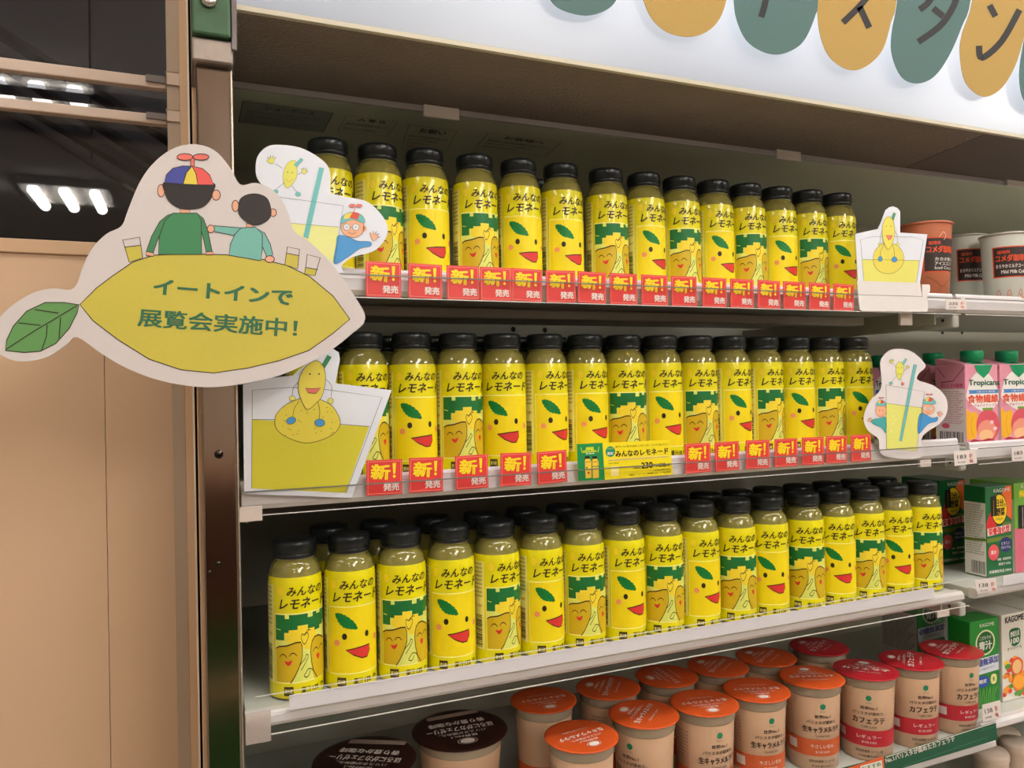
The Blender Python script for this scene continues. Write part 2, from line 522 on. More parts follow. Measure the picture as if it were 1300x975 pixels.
mu = nt.nodes.new('ShaderNodeMath'); mu.operation = 'MULTIPLY'; nt.links.new(mr.outputs[0], mu.inputs[0]); nt.links.new(mr2.outputs[0], mu.inputs[1])
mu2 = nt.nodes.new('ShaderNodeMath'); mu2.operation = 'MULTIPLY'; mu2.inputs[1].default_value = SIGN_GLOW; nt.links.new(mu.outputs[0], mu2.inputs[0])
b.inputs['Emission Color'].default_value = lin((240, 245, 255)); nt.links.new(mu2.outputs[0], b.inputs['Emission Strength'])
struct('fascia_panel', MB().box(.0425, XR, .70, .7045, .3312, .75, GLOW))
struct('fascia_box', MB().box(.0425, XR, .7046, .83, .343, .75, mat('fascia_case', (180, 178, 176), .5)))

# sticker sheets on the liner top (seen from below)
def sticker(corners, title, label, dark, rows=4, fill=None):
    z = .3122
    ps = [atz(u, v, z) for u, v in corners]
    A, B, D = ps[0], ps[1], ps[3]     # A top-left, B top-right, D bottom-left (towards the back)
    r = empty('warning_sticker', tuple((ps[0] + ps[2]) / 2), label, 'sticker')
    art = Art()
    if fill: art.poly([(0, 0), (1, 0), (1, 1), (0, 1)], fill, 0)
    wd = .012
    art.line([(0, 0), (1, 0), (1, 1), (0, 1)], wd, dark, 1, closed=True)
    art.text(title, (.25, .24), (.8, .24), .18, dark, 1, .02)
    for k in range(rows):
        y = .36 + k * .6 / rows
        art.text('冷気吹出口をふさがないでください 商品を積みすぎない' if k % 2 else '温度 電源 注意 取扱説明書をお読みください', (.06, y + .4 / rows), (.94 - .2 * (k % 3), y + .4 / rows), .36 / rows, dark, 1, 0)
    def mp(u, v, l):
        p = A + (B - A) * u + (D - A) * v
        return (p.x, p.y, z - .0002 - l * LY)
    reparent(r, art.build('printed_sheet', mp))
SD = ink((62, 62, 50)); SG = mat('sticker_grey', (158, 164, 158), .4)
sticker([(308, 128), (423, 143), (410, 168), (303, 155)], 'ショーケース', 'grey rating plate with small print at the left of the fridge top', SD, 5, SG)
sticker([(440, 146), (505, 154), (493, 176), (429, 166)], '△ 警 告', 'warning sticker with triangle above the second top-shelf bottle', SD, 2)
sticker([(519, 158), (580, 166), (562, 196), (510, 188)], 'お願い', 'small print sticker above the third top-shelf bottle', SD, 4)
sticker([(620, 168), (712, 181), (692, 199), (604, 187)], 'お客様へ', 'wide small print sticker above the fifth top-shelf bottle', SD, 3)

# stainless pillar in front of the fridge's left end
STEEL = mat('stainless', (150, 136, 126), .13, metal=1.0, bump=.06, bscale=14)
px0, px1 = aty(255.5, 500, .685).x, aty(303, 600, .685).x
pl = empty('pillar', ((px0 + px1) / 2, .70, FLOOR), 'polished stainless corner post with dents between beige wall and fridge', 'post')
MB().box(px0, px1 - .0012, .685, .7395, FLOOR, .268, STEEL, .0015).build('post', None)
po = C.objects['post']; reparent(pl, po)
e = MB().box(px1 - .0010, px1 + .0002, .6865, .7395, FLOOR, .268, mat('post_edge_glint', (220, 205, 190), .25, metal=.8)).build('edge_glint', None); reparent(pl, e)  # bright line of the bevel, painted as a paler strip
cp = MB().box(px0 - .003, px1 + .001, .676, .7395, .268, .288, mat('worn_steel', (150, 138, 130), .35, metal=.7, var=.3, vscale=80), .002).build('cap_collar', None); reparent(pl, cp)
cg = MB().box(px0 - .0025, px1 - .001, .672, .7395, .289, .75, mat('green_worn_paint', (58, 92, 62), .45, var=.35, vscale=60), .002).build('green_cap', None); reparent(pl, cg)
cs = MB().box(px1 - .0005, px1 + .004, .674, .7395, .280, .75, mat('side_steel', (150, 146, 150), .2, metal=.9), .0008).build('side_plate', None); reparent(pl, cs)
sc_ = MB().lathe([(.0001, 0), (.006, 0), (.0065, .002), (.004, .004), (.0001, .0035)], mat('screw_steel', (190, 190, 185), .2, metal=1), 20, aty(265, 0, .67).x, .672, aty(265, -1, .67).z, rot=Matrix.Rotation(math.pi / 2, 3, 'X')).build('screw', None); reparent(pl, sc_)
for (u, v, rr) in ((278, 577, .0036), (277, 716, .0024), (266, 727, .0018)):
    p = aty(u, v, .684)
    d = MB().lathe([(.0001, .0008), (rr * .6, .0006), (rr, 0)], mat('dent', (60, 55, 50), .2, metal=1), 16, p.x, .6849, p.z, close=False, rot=Matrix.Rotation(math.pi / 2, 3, 'X')).build('dent', None)
    reparent(pl, d)

# ------------------------------------------------------------------ shelves
def shelf(i, x0, x1, name_label, yf=.735, low=False, s=None):
    z = ZS[i] if s is None else s
    r = empty('fridge_shelf', (x0, yf, z), name_label, 'shelf')
    def bd(mb, nm): o = mb.build(nm, None); reparent(r, o); return o
    bd(MB().box(x0 + .001, x1 - .001, yf + .006, 1.10, z - .012, z, TRAY, .001), 'tray')
    # front lip: rounded profile
    if low:
        lp = [(yf + .0055, z + .0015), (yf - .004, z + .0015), (yf - .0075, z - .002), (yf - .008, z - .008), (yf - .004, z - .012), (yf + .0055, z - .013)]
    else:
        lp = [(yf + .0055, z + .008), (yf + .002, z + .009), (yf + .0005, z + .006), (yf + .0005, z + .001), (yf - .002, z - .001), (yf - .002, z - .012), (yf + .002, z - .0165), (yf + .0055, z - .0165)]
    bd(MB().profile_x(lp, x0, x1, RAIL_W), 'front_lip')
    return r, bd

sh1, b1 = shelf(0, XL + .001, .967, 'top white fridge shelf of the left bay')
sh2, b2 = shelf(1, XL + .001, .972, 'middle white fridge shelf of the left bay')
sh3, b3 = shelf(2, XL + .001, .968, 'third white fridge shelf of the left bay', low=True)
sr1, c1 = shelf(0, .974, XR - .2, 'top white fridge shelf of the right bay')
Z2R = -.099
sr2, c2 = shelf(1, .9945, XR - .2, 'middle white fridge shelf of the right bay', s=Z2R)
sr3, c3 = shelf(2, .994, XR - .2, 'third white fridge shelf of the right bay', low=True)
sr4, c4 = shelf(2, 1.0, XR - .2, 'fourth white fridge shelf of the right bay', low=True, s=-.478)
sl4, b4 = shelf(2, XL + .001, 1.005, 'bottom white fridge shelf of the left bay holding coffee cups', low=True, s=-.492, yf=.72)
for bd, z, x0, x1 in ((b1, ZS[0], XL + .002, .966), (b2, ZS[1], XL + .002, .971), (c1, ZS[0], .975, XR - .2), (c2, Z2R, .9955, XR - .2)):
    bd(MB().box(x0, x1, .7235, .7243, z - .020, z + .002, CLEAR), 'price_rail')
    bd(MB().box(x0, x1, .7229, .7234, z + .0005, z + .0018, EDGE), 'rail_edge')
    bd(MB().box(x0, x1, .7229, .7234, z - .0206, z - .0197, mat('edge_light', (208, 206, 206), .3)), 'rail_foot')
# shelf 3: clear guard with a white strip tucked behind it
b3(MB().box(.0535, .9675, .7205, .7213, -.3075, -.2715, CLEAR), 'clear_guard')
b3(MB().box(.0535, .9675, .7199, .7204, -.2722, -.2714, mat('edge_pale', (215, 214, 205), .3)), 'guard_edge')
b3(MB().box(.0535, .9675, .7199, .7204, -.3078, -.3068, mat('edge_pale', (215, 214, 205), .3)), 'guard_foot')
b3(MB().box(aty(367, 885, .723).x, aty(1186, 750, .723).x, .7225, .7240, -.2905, -.2765, mat('white_strip', (226, 224, 230), .35), .0006), 'backing_strip')
c3(MB().box(1.0, 1.9, .7205, .7213, -.3115, -.27, CLEAR), 'clear_guard')
c3(MB().box(1.04, 1.9, .7225, .7240, -.2905, -.2765, mat('white_strip', (226, 224, 230), .35), .0006), 'backing_strip')
# tabs and arms
TAB = mat('tab_plastic', (206, 194, 186), .35)
b2(MB().box(aty(303, 650, .722).x, aty(333, 650, .722).x, .7218, .7228, aty(320, 662, .722).z, -.1035, TAB, .0004), 'end_tab')
b3(MB().box(aty(311.5, 920, .719).x, aty(344, 920, .719).x, .7185, .7195, aty(320, 945, .719).z, -.285, mat('tab_clearish', (200, 186, 178), .3, alpha=.55), .0004), 'end_tab')
b3(MB().box(aty(1190, 775, .722).x, aty(1205, 775, .722).x, .7215, .7235, aty(1198, 783, .722).z, -.309, TAB, .0004), 'end_tab')
b1(MB().box(aty(1143, 405, .735).x, aty(1158, 405, .735).x, .7345, .7385, aty(1150, 413, .735).z, .0875, TAB, .0004), 'end_tab')
b2(MB().box(aty(1167, 585, .73).x, aty(1181, 585, .73).x, .7285, .7325, aty(1175, 592.5, .73).z, -.1085, TAB, .0004), 'end_tab')
for bd, z, x in ((b1, ZS[0], .952), (b2, ZS[1], .968), (b3, ZS[2], .954), (b1, ZS[0], .05), (b2, ZS[1], .05), (b3, ZS[2], .05)):
    pr = [(.752, z - .0125), (1.15, z - .0125), (1.15, z - .045), (.90, z - .04), (.752, z - .031)]
    bd(MB().profile_x(pr, x, x + .0022, ARM), 'side_arm')
for bd, z, x in ((b1, ZS[0], .972), (b2, ZS[1], .981), (b3, ZS[2], .975)):
    a = MB().box(x, x + .012, .7385, 1.15, z - .037, z - .0185, ARM, .003)
    bd(a, 'bracket')
    h = MB().lathe([(.0001, 0), (.0022, 0)], mat('hole_dark', (25, 22, 20), .8), 14, x - .0003, .755, z - .026, close=False, rot=Matrix.Rotation(math.pi / 2, 3, 'Y'))
    bd(h, 'bolt_hole')
# shelf 1 lamp housing / duct hung under the tray towards the back
b1(MB().box(XL + .01, .94, .86, .885, .080, .0925, ARM, .002), 'stiffener')
b2(MB().box(XL + .01, .96, .86, .885, -.118, -.1045, ARM, .002), 'stiffener')
# back-wall slots and holes
for i, (u, v) in enumerate(((652, 418), (692, 419), (1197, 422), (1222, 422), (640, 470))):
    p = aty(u, v, 1.158)
    o = MB().lathe([(.0001, 0), (.0042, 0)], mat('hole_dark', (25, 22, 20), .8), 14, p.x, 1.159, p.z, close=False, rot=Matrix.Rotation(math.pi / 2, 3, 'X')).build('bolt_hole', C.objects['fridge_back_wall'])
struct('trim_8', MB().box(XL, XR, 1.148, 1.16, .02, .022, mat('liner_joint', (60, 60, 54), .6)))
# boss on the fridge's left liner
o = MB().lathe([(.0001, .003), (.0035, .0028), (.0045, 0)], mat('plug_dark', (50, 46, 38), .5), 16, XL, .86, -.178, close=False, rot=Matrix.Rotation(math.pi / 2, 3, 'Y')).build('plug', C.objects['fridge_side_wall'])

# ================================================================== LEMONADE BOTTLES
LR = .0252


def rad(v):           # sleeve radius at height v (mm)
    if v < 4: return LR - .0012 * (1 - v / 4) ** 2
    if v < 104: return LR
    t = (v - 104) / 12
    return LR - .0010 * t * t


def wrap(a, v, l):
    r = rad(v) + .00008 + l * LY; t = math.radians(a)
    return (r * math.sin(t), -r * math.cos(t), v / 1000)


Y_BASE = LABY
GRN = ink((0, 122, 48)); GRN2 = ink((20, 110, 50)); RED = ink((214, 52, 48)); INK = ink((44, 30, 14)); CHK = ink((238, 150, 100))
LEMD = ink((208, 176, 24)); PALE = ink((222, 226, 110)); PANB = ink((240, 216, 12)); CREAM = ink((250, 240, 150)); BAR = ink((40, 36, 20)); INFO = ink((240, 232, 140))


def label_common():
    a = Art(); U = (0, 1)
    a.text('みんなの', (-36, 98), (46, 98), 8.6, INK, 3, .018, U, .05)
    a.text('レモネード', (-52, 86), (58, 86), 9.6, INK, 3, .022, U, .05)
    a.line(ell(-50, 103, 8, 5), .6, ink((224, 200, 40)), 2, True)
    a.poly(ell(-50, 103, 7.6, 4.6), ink((244, 220, 40)), 1)
    # info panel and barcode left of the front
    a.poly([(-106, 16), (-69, 16), (-69, 108), (-106, 108)], INFO, 1)
    for k in range(9):
        a.text('名称清涼飲料水原材料', (-100 + 0, 104 - k * 4.2), (-74, 104 - k * 4.2), 2.3, BAR, 2, 0, U)
    a.text('レモン果汁', (-100, 60), (-74, 60), 3.2, ink((190, 110, 20)), 2, .01, U)
    random.seed(3); y = 18.5
    while y < 52:
        h = random.choice((.5, .8, 1.2)); a.poly([(-98, y), (-76, y), (-76, y + h), (-98, y + h)], BAR, 2); y += h + random.choice((.5, .7, 1.0))
    # foot of the front panel
    a.poly([(-44, 5), (-24, 5), (-24, 13.5), (-44, 13.5)], ink((70, 56, 20)), 2)
    a.text('要冷蔵', (-42, 7.2), (-26, 7.2), 4, CREAM, 3, .01, U)
    a.text('果汁13%', (-8, 6), (34, 6), 6.4, INK, 2, .02, U)
    a.text('220ml', (40, 8.5), (54, 8.5), 3, INK, 2, .01, U)
    # vertical slogan right of the front
    for k, ch in enumerate('広島県産レモンを使ったはちみつ入り'):
        a.text(ch, (75, 92 - k * 4.3), (81.5, 92 - k * 4.3), 3.0, BAR if k > 3 else ink((200, 90, 30)), 2, .01, U)
    return a


def frame(a, fill):
    a.poly([(-64, 16.5), (64, 16.5), (64, 81.8), (-64, 81.8)], CREAM, 1)
    a.poly([(-62.5, 17.6), (62.5, 17.6), (62.5, 80.8), (-62.5, 80.8)], fill, 1.6)


def label_face():
    a = label_common(); frame(a, PANB)
    leaf = sm([(-47, 74.5), (-36, 75.5), (-20, 72.5), (-4, 66), (2, 59.5), (-12, 60), (-28, 62), (-40, 67.5)], k=4)
    jag = [(x + (.5 if i % 2 else -.5), y + (.25 if i % 2 else -.25)) for i, (x, y) in enumerate(leaf)]
    a.poly(jag, GRN, 2.4)
    a.line([(-44, 74), (-24, 67.5), (0, 60.5)], .5, ink((0, 96, 40)), 3)
    a.poly(ell(-26, 53, 5.6, 3.1), INK, 2.4); a.poly(ell(24, 53.5, 4.8, 3.1), INK, 2.4)
    a.poly(ell(-43.5, 47, 7.0, 3.1), CHK, 2.2); a.poly(ell(51, 48, 6.4, 3.1), CHK, 2.2)
    m_ = [(-23, 40), (4, 41.5), (30, 42.5), (31, 37), (24, 31), (12, 30.8), (-6, 34.5)]
    a.shape(m_, RED, 1.1, 2.6, INK, smooth=False)
    return a


def label_castle():
    a = label_common(); frame(a, PALE)
    a.poly(sm([(-35, 66), (-10, 70), (20, 66), (30, 58), (10, 46), (-10, 52), (-38, 56)]), ink((240, 214, 50)), 2.0)
    band = [(-62.5, 80.6), (-40, 80.6), (-40, 77), (-31, 77), (-31, 80.6), (8, 80.6), (8, 76.5), (20, 76.5), (20, 80.6), (30, 80.6), (30, 78), (42, 78), (42, 80.6), (62.5, 80.6),
            (62.5, 69), (54, 69), (54, 66), (40, 66), (40, 63), (24, 63), (24, 66), (8, 66), (8, 70), (-14, 70), (-14, 66.5), (-32, 66.5), (-32, 64), (-42, 64), (-42, 57), (-62.5, 57)]
    a.poly(band, GRN2, 2.5)
    a.line([(-50, 66.5), (-60, 67.5)], .7, PALE, 2.7)
    L = [(-62.5, 17.8), (-62.5, 49), (-54, 51), (-36, 52), (-18, 54), (-8, 54.5), (-5, 50), (-5, 40), (-12, 31), (-22, 22), (-30, 17.8)]
    a.poly(L, LEMD, 2.4); a.line([(-62, 49), (-54, 51), (-36, 52), (-18, 54.5), (-8, 54.5), (-5, 50), (-5, 40), (-12, 31), (-22, 22), (-30, 17)], 1.3, INK, 3)
    Rr = [(22, 17), (16, 28), (13, 42), (16, 52), (24, 56), (34, 57), (44, 55), (54, 53), (62.5, 51), (62.5, 17)]
    a.poly(Rr, LEMD, 2.4); a.line([(30, 17), (20, 25), (15, 34), (13, 44), (17, 53), (24, 56.5), (34, 57), (44, 55), (56, 52)], 1.3, INK, 3)
    for cx, cy in ((-45, 42), (-24, 43), (27, 44), (46, 45)):
        a.line(sm([(cx - 8, cy - 1), (cx - 3, cy + 1.6), (cx + 3, cy + 1.6), (cx + 8, cy - 1)], False, 4), 1.0, INK, 3)
    a.poly(sm([(-42, 37.5), (-34, 37), (-26, 38.5), (-30, 34), (-36, 33.5)]), RED, 2.8)
    a.poly(sm([(28, 38.5), (34, 40), (38, 38), (34, 34)]), RED, 2.8)
    a.line(sm([(0, 52), (-7, 58), (-5, 62), (0, 60.5), (5, 62.5), (9, 58.5)], True, 4), .9, INK, 3, True)
    a.line([(0, 61), (8, 65), (14, 64)], .8, INK, 3); a.line([(8, 62), (9, 66.5)], .8, INK, 3)
    a.line(sm([(-22, 22), (-10, 33), (0, 38), (4, 42), (8, 40), (2, 35), (-8, 28)], False, 4), .9, INK, 3)
    a.line(sm([(30, 17), (18, 26), (8, 28), (2, 25), (-2, 22), (6, 21), (12, 26)], False, 4), .9, INK, 3)
    return a


BODY_P = [(.0001, .0015), (.016, .0008), (.0215, 0), (.0238, .002), (.0248, .006), (.0249, .104), (.0247, .110), (.0243, .115), (.0236, .119), (.0226, .1225), (.0213, .1253), (.0198, .1274), (.0184, .1288), (.0176, .1296), (.0172, .1303)]
NECK_P = [(.0174, .1296), (.0187, .1299), (.0189, .1306), (.0176, .1309), (.0172, .1312)]
RING_P = [(.0190, .1312), (.0198, .1314), (.0200, .1348), (.0197, .1352)]
CAP_P = [(.0197, .1354), (.0205, .1358), (.0204, .1440), (.0200, .1462), (.0188, .1475), (.0170, .1480), (.0001, .1478)]


def make_bottle(art, kind):
    r = bpy.data.objects.new('lemonade_bottle', None); C.objects.link(r)
    MB().lathe(BODY_P, LIQ, 40, close=False).build('body', r)
    MB().lathe(NECK_P, NECK, 36).build('neck_ring', r)
    c = MB().lathe(CAP_P, CAPM, 72, knurl=-.00022, close=False).build('cap', r)
    MB().lathe(RING_P, CAPM, 40).build('seal_ring', r)
    sl = [(rad(v) + .00005, v / 1000) for v in (2, 3, 4, 30, 60, 90, 104, 107, 110, 113, 115)]
    lb = MB().lathe(sl, LABY, 56, close=False).build('label', r)
    art.build('printed_label', wrap, lb, maxedge=7)
    return r


def copy_tree(o, parent=None):
    c = o.copy(); C.objects.link(c); c.parent = parent
    for ch in list(o.children): copy_tree(ch, c)
    return c


PROTO = {}
ORD = ['first', 'second', 'third', 'fourth', 'fifth', 'sixth', 'seventh', 'eighth', 'ninth', 'tenth', 'eleventh', 'twelfth', 'thirteenth', 'fourteenth', 'fifteenth', 'sixteenth', 'seventeenth', 'eighteenth', 'nineteenth', 'twentieth']
KN = {'F': 'smiling-face', 'C': 'lemon-couple'}


def bottle(kind, x, y, z, rot, label, group):
    if kind not in PROTO:
        o = PROTO[kind] = make_bottle(label_face() if kind == 'F' else label_castle(), kind)
    else:
        o = copy_tree(PROTO[kind])
    o.location = (x, y, z); o.rotation_euler = (0, 0, rot)
    tag(o, label, 'bottle', group)
    return o


ROWS = [
    dict(z=ZS[0], y=.803, name='top', xs=[416, 479.4, 538.7, 602, 658, 711.5, 769, 817, 862, 904, 945, 985, 1024, 1061], vt=[171.6, 178.6, 186, 193.8, 200, 205, 212, 216.5, 221, 226, 231, 235, 239, 243.6],
         kinds='FCFCFFCFCFCFCF', rel=[20, 37, 23, 27, 21, 31, 30, 42, 34, 42, 34, 42, 41, 42]),
    dict(z=ZS[1], y=.784, name='middle', xs=[395, 454, 506.7, 566.4, 624.7, 678.4, 729.8, 773.6, 828, 872.7, 917, 960, 1001, 1040.7, 1079], vt=[425] * 15,
         kinds='FCFCFFFCFCFCFCF', rel=[20, 20, 19, 23, 8, 38, 38, 22, 32, 33, 46, 49, 40, 46, 46]),
    dict(z=ZS[2], y=.772, name='third', xs=[374, 443, 508.5, 571, 629, 685, 738, 789.5, 838.5, 885, 931.5, 973, 1019, 1058.6, 1096, 1132, 1169], vt=[678] * 17,
         kinds='CFCFCFCFCFCFCFCFC', rel=[17, 13, 15, 14, 38, 34, 25, 32, 21, 39, 21, 19, 16, 19, 29, 27, 38]),
]
for R_ in ROWS:
    last = -1
    for i, u in enumerate(R_['xs']):
        # cap centre column -> position along the shelf
        zt = R_['z'] + .142
        lo, hi = 0, 2
        for _ in range(40):
            mid = (lo + hi) / 2; P = Vector((mid, R_['y'], zt)); uu = 650 + F_PX * P.dot(RT) / P.dot(FW)
            if uu < u: lo = mid
            else: hi = mid
        x = max(lo, last + .0512); last = x
        av = -math.atan2(x, R_['y']); k = R_['kinds'][i]
        bottle(k, x, R_['y'], R_['z'], av + math.radians(R_['rel'][i]),
               '%s lemonade bottle, %s from the left in front row of %s shelf' % (KN[k], ORD[i], R_['name']),
               'lemonade bottles in front row of %s shelf' % R_['name'])
# second rows: mostly their black caps show
back3 = [(418, 663), (480.6, 657), (549.6, 650.4), (611, 646), (664, 641.7), (715, 637), (762, 633), (810.5, 630), (853.5, 627), (893, 624), (934, 620.5), (975, 617), (1013, 614), (1050, 611), (1086, 609), (1120, 606), (1152, 604)]
last = -1
for i, (u, v) in enumerate(back3):
    lo, hi = 0, 2
    Yb = .829
    for _ in range(40):
        mid = (lo + hi) / 2; P = Vector((mid, Yb, ZS[2] + .142)); uu = 650 + F_PX * P.dot(RT) / P.dot(FW)
        if uu < u: lo = mid
        else: hi = mid
    x = max(lo, last + .0512); last = x
    if x > .945: break
    bottle('CF'[i % 2], x, Yb, ZS[2], -.3, 'shaded lemonade bottle, %s from the left in the second row of third shelf' % ORD[i], 'lemonade bottles in second row of third shelf')
for i in range(13):
    x = .155 + i * .0525 + (.02 if i > 5 else 0)
    bottle('CF'[i % 2], x, .842, ZS[1], -.4, 'shaded lemonade bottle, %s from the left in the second row of middle shelf' % ORD[i], 'lemonade bottles in second row of middle shelf')
bottle('F', aty(684, 230, .875).x, .875, ZS[0], -.4, 'shaded lemonade bottle behind the gap between fifth and sixth top-shelf bottles', 'lemonade bottles in second row of top shelf')

# ================================================================== RED NEW-RELEASE TAGS
TRED = mat('tag_red', (226, 62, 60), .4, var=.02)
TYEL = ink((250, 222, 30)); TWH = ink((244, 236, 230)); TPK = ink((246, 170, 150))
tt = None


def red_tag(u, v, label, group, Y=.7262):
    global tt
    c = aty(u, v, Y)
    if tt is None:
        r = bpy.data.objects.new('new_release_tag', None); C.objects.link(r)
        W = .0345
        MB().box(-W / 2, W / 2, -.0003, .0003, -.0168, .0168, TRED, .0002).build('plate', r)
        a = Art(); S = .0001
        a.line([(-158, -152), (158, -152), (158, 152), (-158, 152)], 5, TPK, 1, True)
        a.text('新', (-128, -8), (44, -22), 138, TYEL, 2, .04, (0, 1), .06)
        a.poly([(78, 132), (112, 134), (104, 30), (84, 30)], TYEL, 2); a.poly(ell(94, 6, 14, 14), TYEL, 2)
        a.text('発売', (-10, -128), (140, -128), 72, TWH, 2, .035, (0, 1))
        a.build('printed_sheet', lambda x, y, l: (x * S, -.0004 - l * LY, y * S), r)
        tt = r; o = r
    else:
        o = copy_tree(tt)
    o.location = (c.x, Y, c.z); o.rotation_euler = (0, random.uniform(-.03, .03), random.uniform(-.02, .02))
    tag(o, label, 'tag', group)


t1 = [487, 540, 588, 629.5, 669, 712, 751.5, 791.5, 831, 868.5, 907, 942, 976, 1008.5, 1040.5, 1071]
for i, u in enumerate(t1):
    red_tag(u, 355 + (u - 487) * .0388, 'red new-release tag, %s from the left on the top shelf rail' % ORD[i], 'red tags on the top shelf rail', .7262 if i % 2 else .7268)
t2 = [488, 541, 599, 655, 701, 886, 923, 962, 998, 1032, 1062, 1093]
for i, u in enumerate(t2):
    red_tag(u, 606 - (u - 488) * .0615, 'red new-release tag, %s from the left on the middle shelf rail' % ORD[i], 'red tags on the middle shelf rail', .7262 if i % 2 else .7268)

# ================================================================== WIDE PRICE CARD
Y = .7262
r = empty('price_card', tuple(aty(793, 610, Y)), 'wide green and yellow lemonade price card on the middle shelf rail', 'price card')
cc = crop(720, 550, 8.667)
YB = mat('price_yellow', (244, 224, 30), .4)
bo = card_board('board', [cc(p) for p in ((105, 120), (390, 106), (1130, 74), (1165, 455), (418, 512), (122, 525))], Y, .0005, YB, None, False)
a = Art(); G = ink((20, 140, 72))
a.poly([(105, 120), (388, 106), (415, 513), (122, 525)], G, 1)
a.poly([(205, 155), (290, 150), (293, 180), (320, 182), (322, 205), (175, 215), (172, 192), (205, 185)], ink((210, 220, 40)), 2)
a.line([(150, 155), (165, 220)], 7, ink((210, 220, 40)), 2); a.line([(348, 148), (338, 212)], 7, ink((210, 220, 40)), 2)
a.text('レモネード', (185, 205), (315, 198), 20, G, 3, .03); a.text('新発売', (205, 235), (300, 228), 16, TWH, 2, .02)
for x in (195, 275):
    a.poly([(x, 253), (x + 52, 250), (x + 52, 280), (x, 283)], BLACK, 2)
    a.poly([(x + 5, 283), (x + 50, 280), (x + 70, 310), (x + 72, 490), (x + 8, 497), (x, 315)], ink((244, 200, 60)), 2)
    a.text('みんなの', (x + 5, 325), (x + 60, 321), 18, INK, 3, .01)
a.poly(ell(235, 435, 14, 12), RED, 3); a.poly(ell(215, 380, 12, 8), GRN, 3); a.line([(278, 370), (295, 360), (310, 375), (330, 355), (345, 372)], 9, GRN2, 3)
a.poly(ell(475, 202, 53, 58), ink((30, 140, 110)), 2)
a.text('ファミマ', (440, 182), (505, 178), 18, TYEL, 3, .02); a.text('限定', (445, 240), (508, 236), 32, TWH, 3, .03)
a.text('瀬戸内レモン果汁を使用した甘ずっぱい！すっきり飲みやすい', (530, 160), (1115, 130), 20, INK, 2, 0)
a.text('みんなのレモネード', (535, 262), (1112, 226), 66, INK, 2, .03)
a.line([(455, 300), (1110, 256)], 9, ink((200, 170, 150)), 2); a.line([(455, 278), (1110, 244)], 4, ink((250, 236, 140)), 2)
a.text('税込価格', (455, 340), (570, 333), 12, INK, 2, 0)
a.text('220ml', (725, 392), (805, 386), 20, INK, 2, .01); a.text('230', (820, 388), (940, 380), 66, INK, 2, .03)
a.text('円(税', (945, 372), (1020, 368), 34, INK, 2, .01); a.text('248', (1022, 370), (1080, 366), 40, INK, 2, .03); a.text('円)', (1082, 366), (1125, 364), 26, INK, 2, .01)
a.text('本体価格 消費税8%対象', (955, 416), (1135, 404), 16, INK, 2, 0)
a.text('※価格はファミリーマート通常価格（税込）です 要冷蔵商品', (685, 470), (1140, 432), 20, INK, 2, 0)
a.poly([(478, 368), (565, 362), (570, 465), (482, 470)], ink((250, 236, 160)), 1.5)
a.xf(cc)
ar = a.build('printed_sheet', plane_y(Y))
reparent(r, bo, ar)

# ================================================================== PICTURE CARDS
SKIN = ink((238, 176, 140)); TEAL = ink((110, 190, 190)); LEMY = ink((224, 222, 100)); LPALE = ink((232, 232, 150)); BLUE = ink((70, 150, 210)); PINK = ink((226, 120, 108)); DG = ink((48, 140, 84))


def propeller_cap(a, cx, cy, wd, l=4):
    h = wd * .55
    a.shape([(cx - wd / 2, cy), (cx - wd * .38, cy - h * .7), (cx, cy - h), (cx + wd * .38, cy - h * .7), (cx + wd / 2, cy)], TEAL, .8, l)
    a.poly([(cx - wd * .1, cy - h * .4), (cx, cy - h), (cx + wd * .3, cy - h * .8), (cx + wd * .2, cy - h * .35)], ink((214, 80, 60)), l + .7)
    a.poly([(cx - wd * .1, cy - h * .4), (cx, cy - h), (cx - wd * .32, cy - h * .78), (cx - wd * .3, cy - h * .4)], ink((236, 208, 90)), l + .7)
    a.line([(cx, cy - h), (cx, cy - h * 1.35)], 2, PINK, l + .5)
    for s_ in (-1, 1): a.shape(ell(cx + s_ * wd * .16, cy - h * 1.45, wd * .15, wd * .06, 10), PINK, .6, l, smooth=False)


def open_hand(a, cx, cy, r_, l=4, mt=None, base=0.0):
    pts = []
    for i in range(5):
        t = base + (-70 + i * 35) * math.pi / 180
        q = t + 17 * math.pi / 180
        pts += [(cx + r_ * math.sin(t), cy - r_ * math.cos(t)), (cx + r_ * .45 * math.sin(q), cy - r_ * .45 * math.cos(q))]
    pts += [(cx + r_ * .3, cy + r_ * .5), (cx - r_ * .3, cy + r_ * .5)]
    a.shape(pts, mt or SKIN, .7, l)


# --- A: upper left card
cc = crop(290, 60, 2.867); Y = .728
r = empty('picture_card', tuple(aty(425, 350, Y)), 'white cut-out card of a waving child beside a lemonade glass on top shelf', 'card')
bo = card_board('board', [cc(p) for p in ((100, 460), (105, 400), (140, 362), (190, 355), (260, 365), (320, 395), (360, 430), (371, 470), (372, 525), (390, 536), (430, 545), (500, 560), (545, 595), (575, 640), (578, 680), (555, 720), (520, 745), (450, 765), (412, 795), (405, 835), (200, 835), (180, 700), (165, 560), (120, 500))], Y, .0006, PAPERB, None)
a = Art()
a.shape([(200, 455), (215, 422), (240, 412), (250, 440), (245, 480), (215, 513), (200, 490)], LEMY, .8, 2)
a.shape([(238, 428), (264, 403), (272, 410), (248, 437)], TEAL, .6, 3, smooth=False)
for p in (((197, 442), (172, 424)), ((250, 464), (268, 456)), ((204, 492), (174, 516)), ((230, 504), (250, 528))): a.line(p, 1.2)
open_hand(a, 158, 412, 20, 2, LEMY, -.3); open_hand(a, 276, 452, 15, 2, LEMY, .4)
a.shape(ell(171, 526, 10, 8), TEAL, .6, 2, smooth=False); a.shape(ell(253, 535, 10, 8), TEAL, .6, 2, smooth=False)
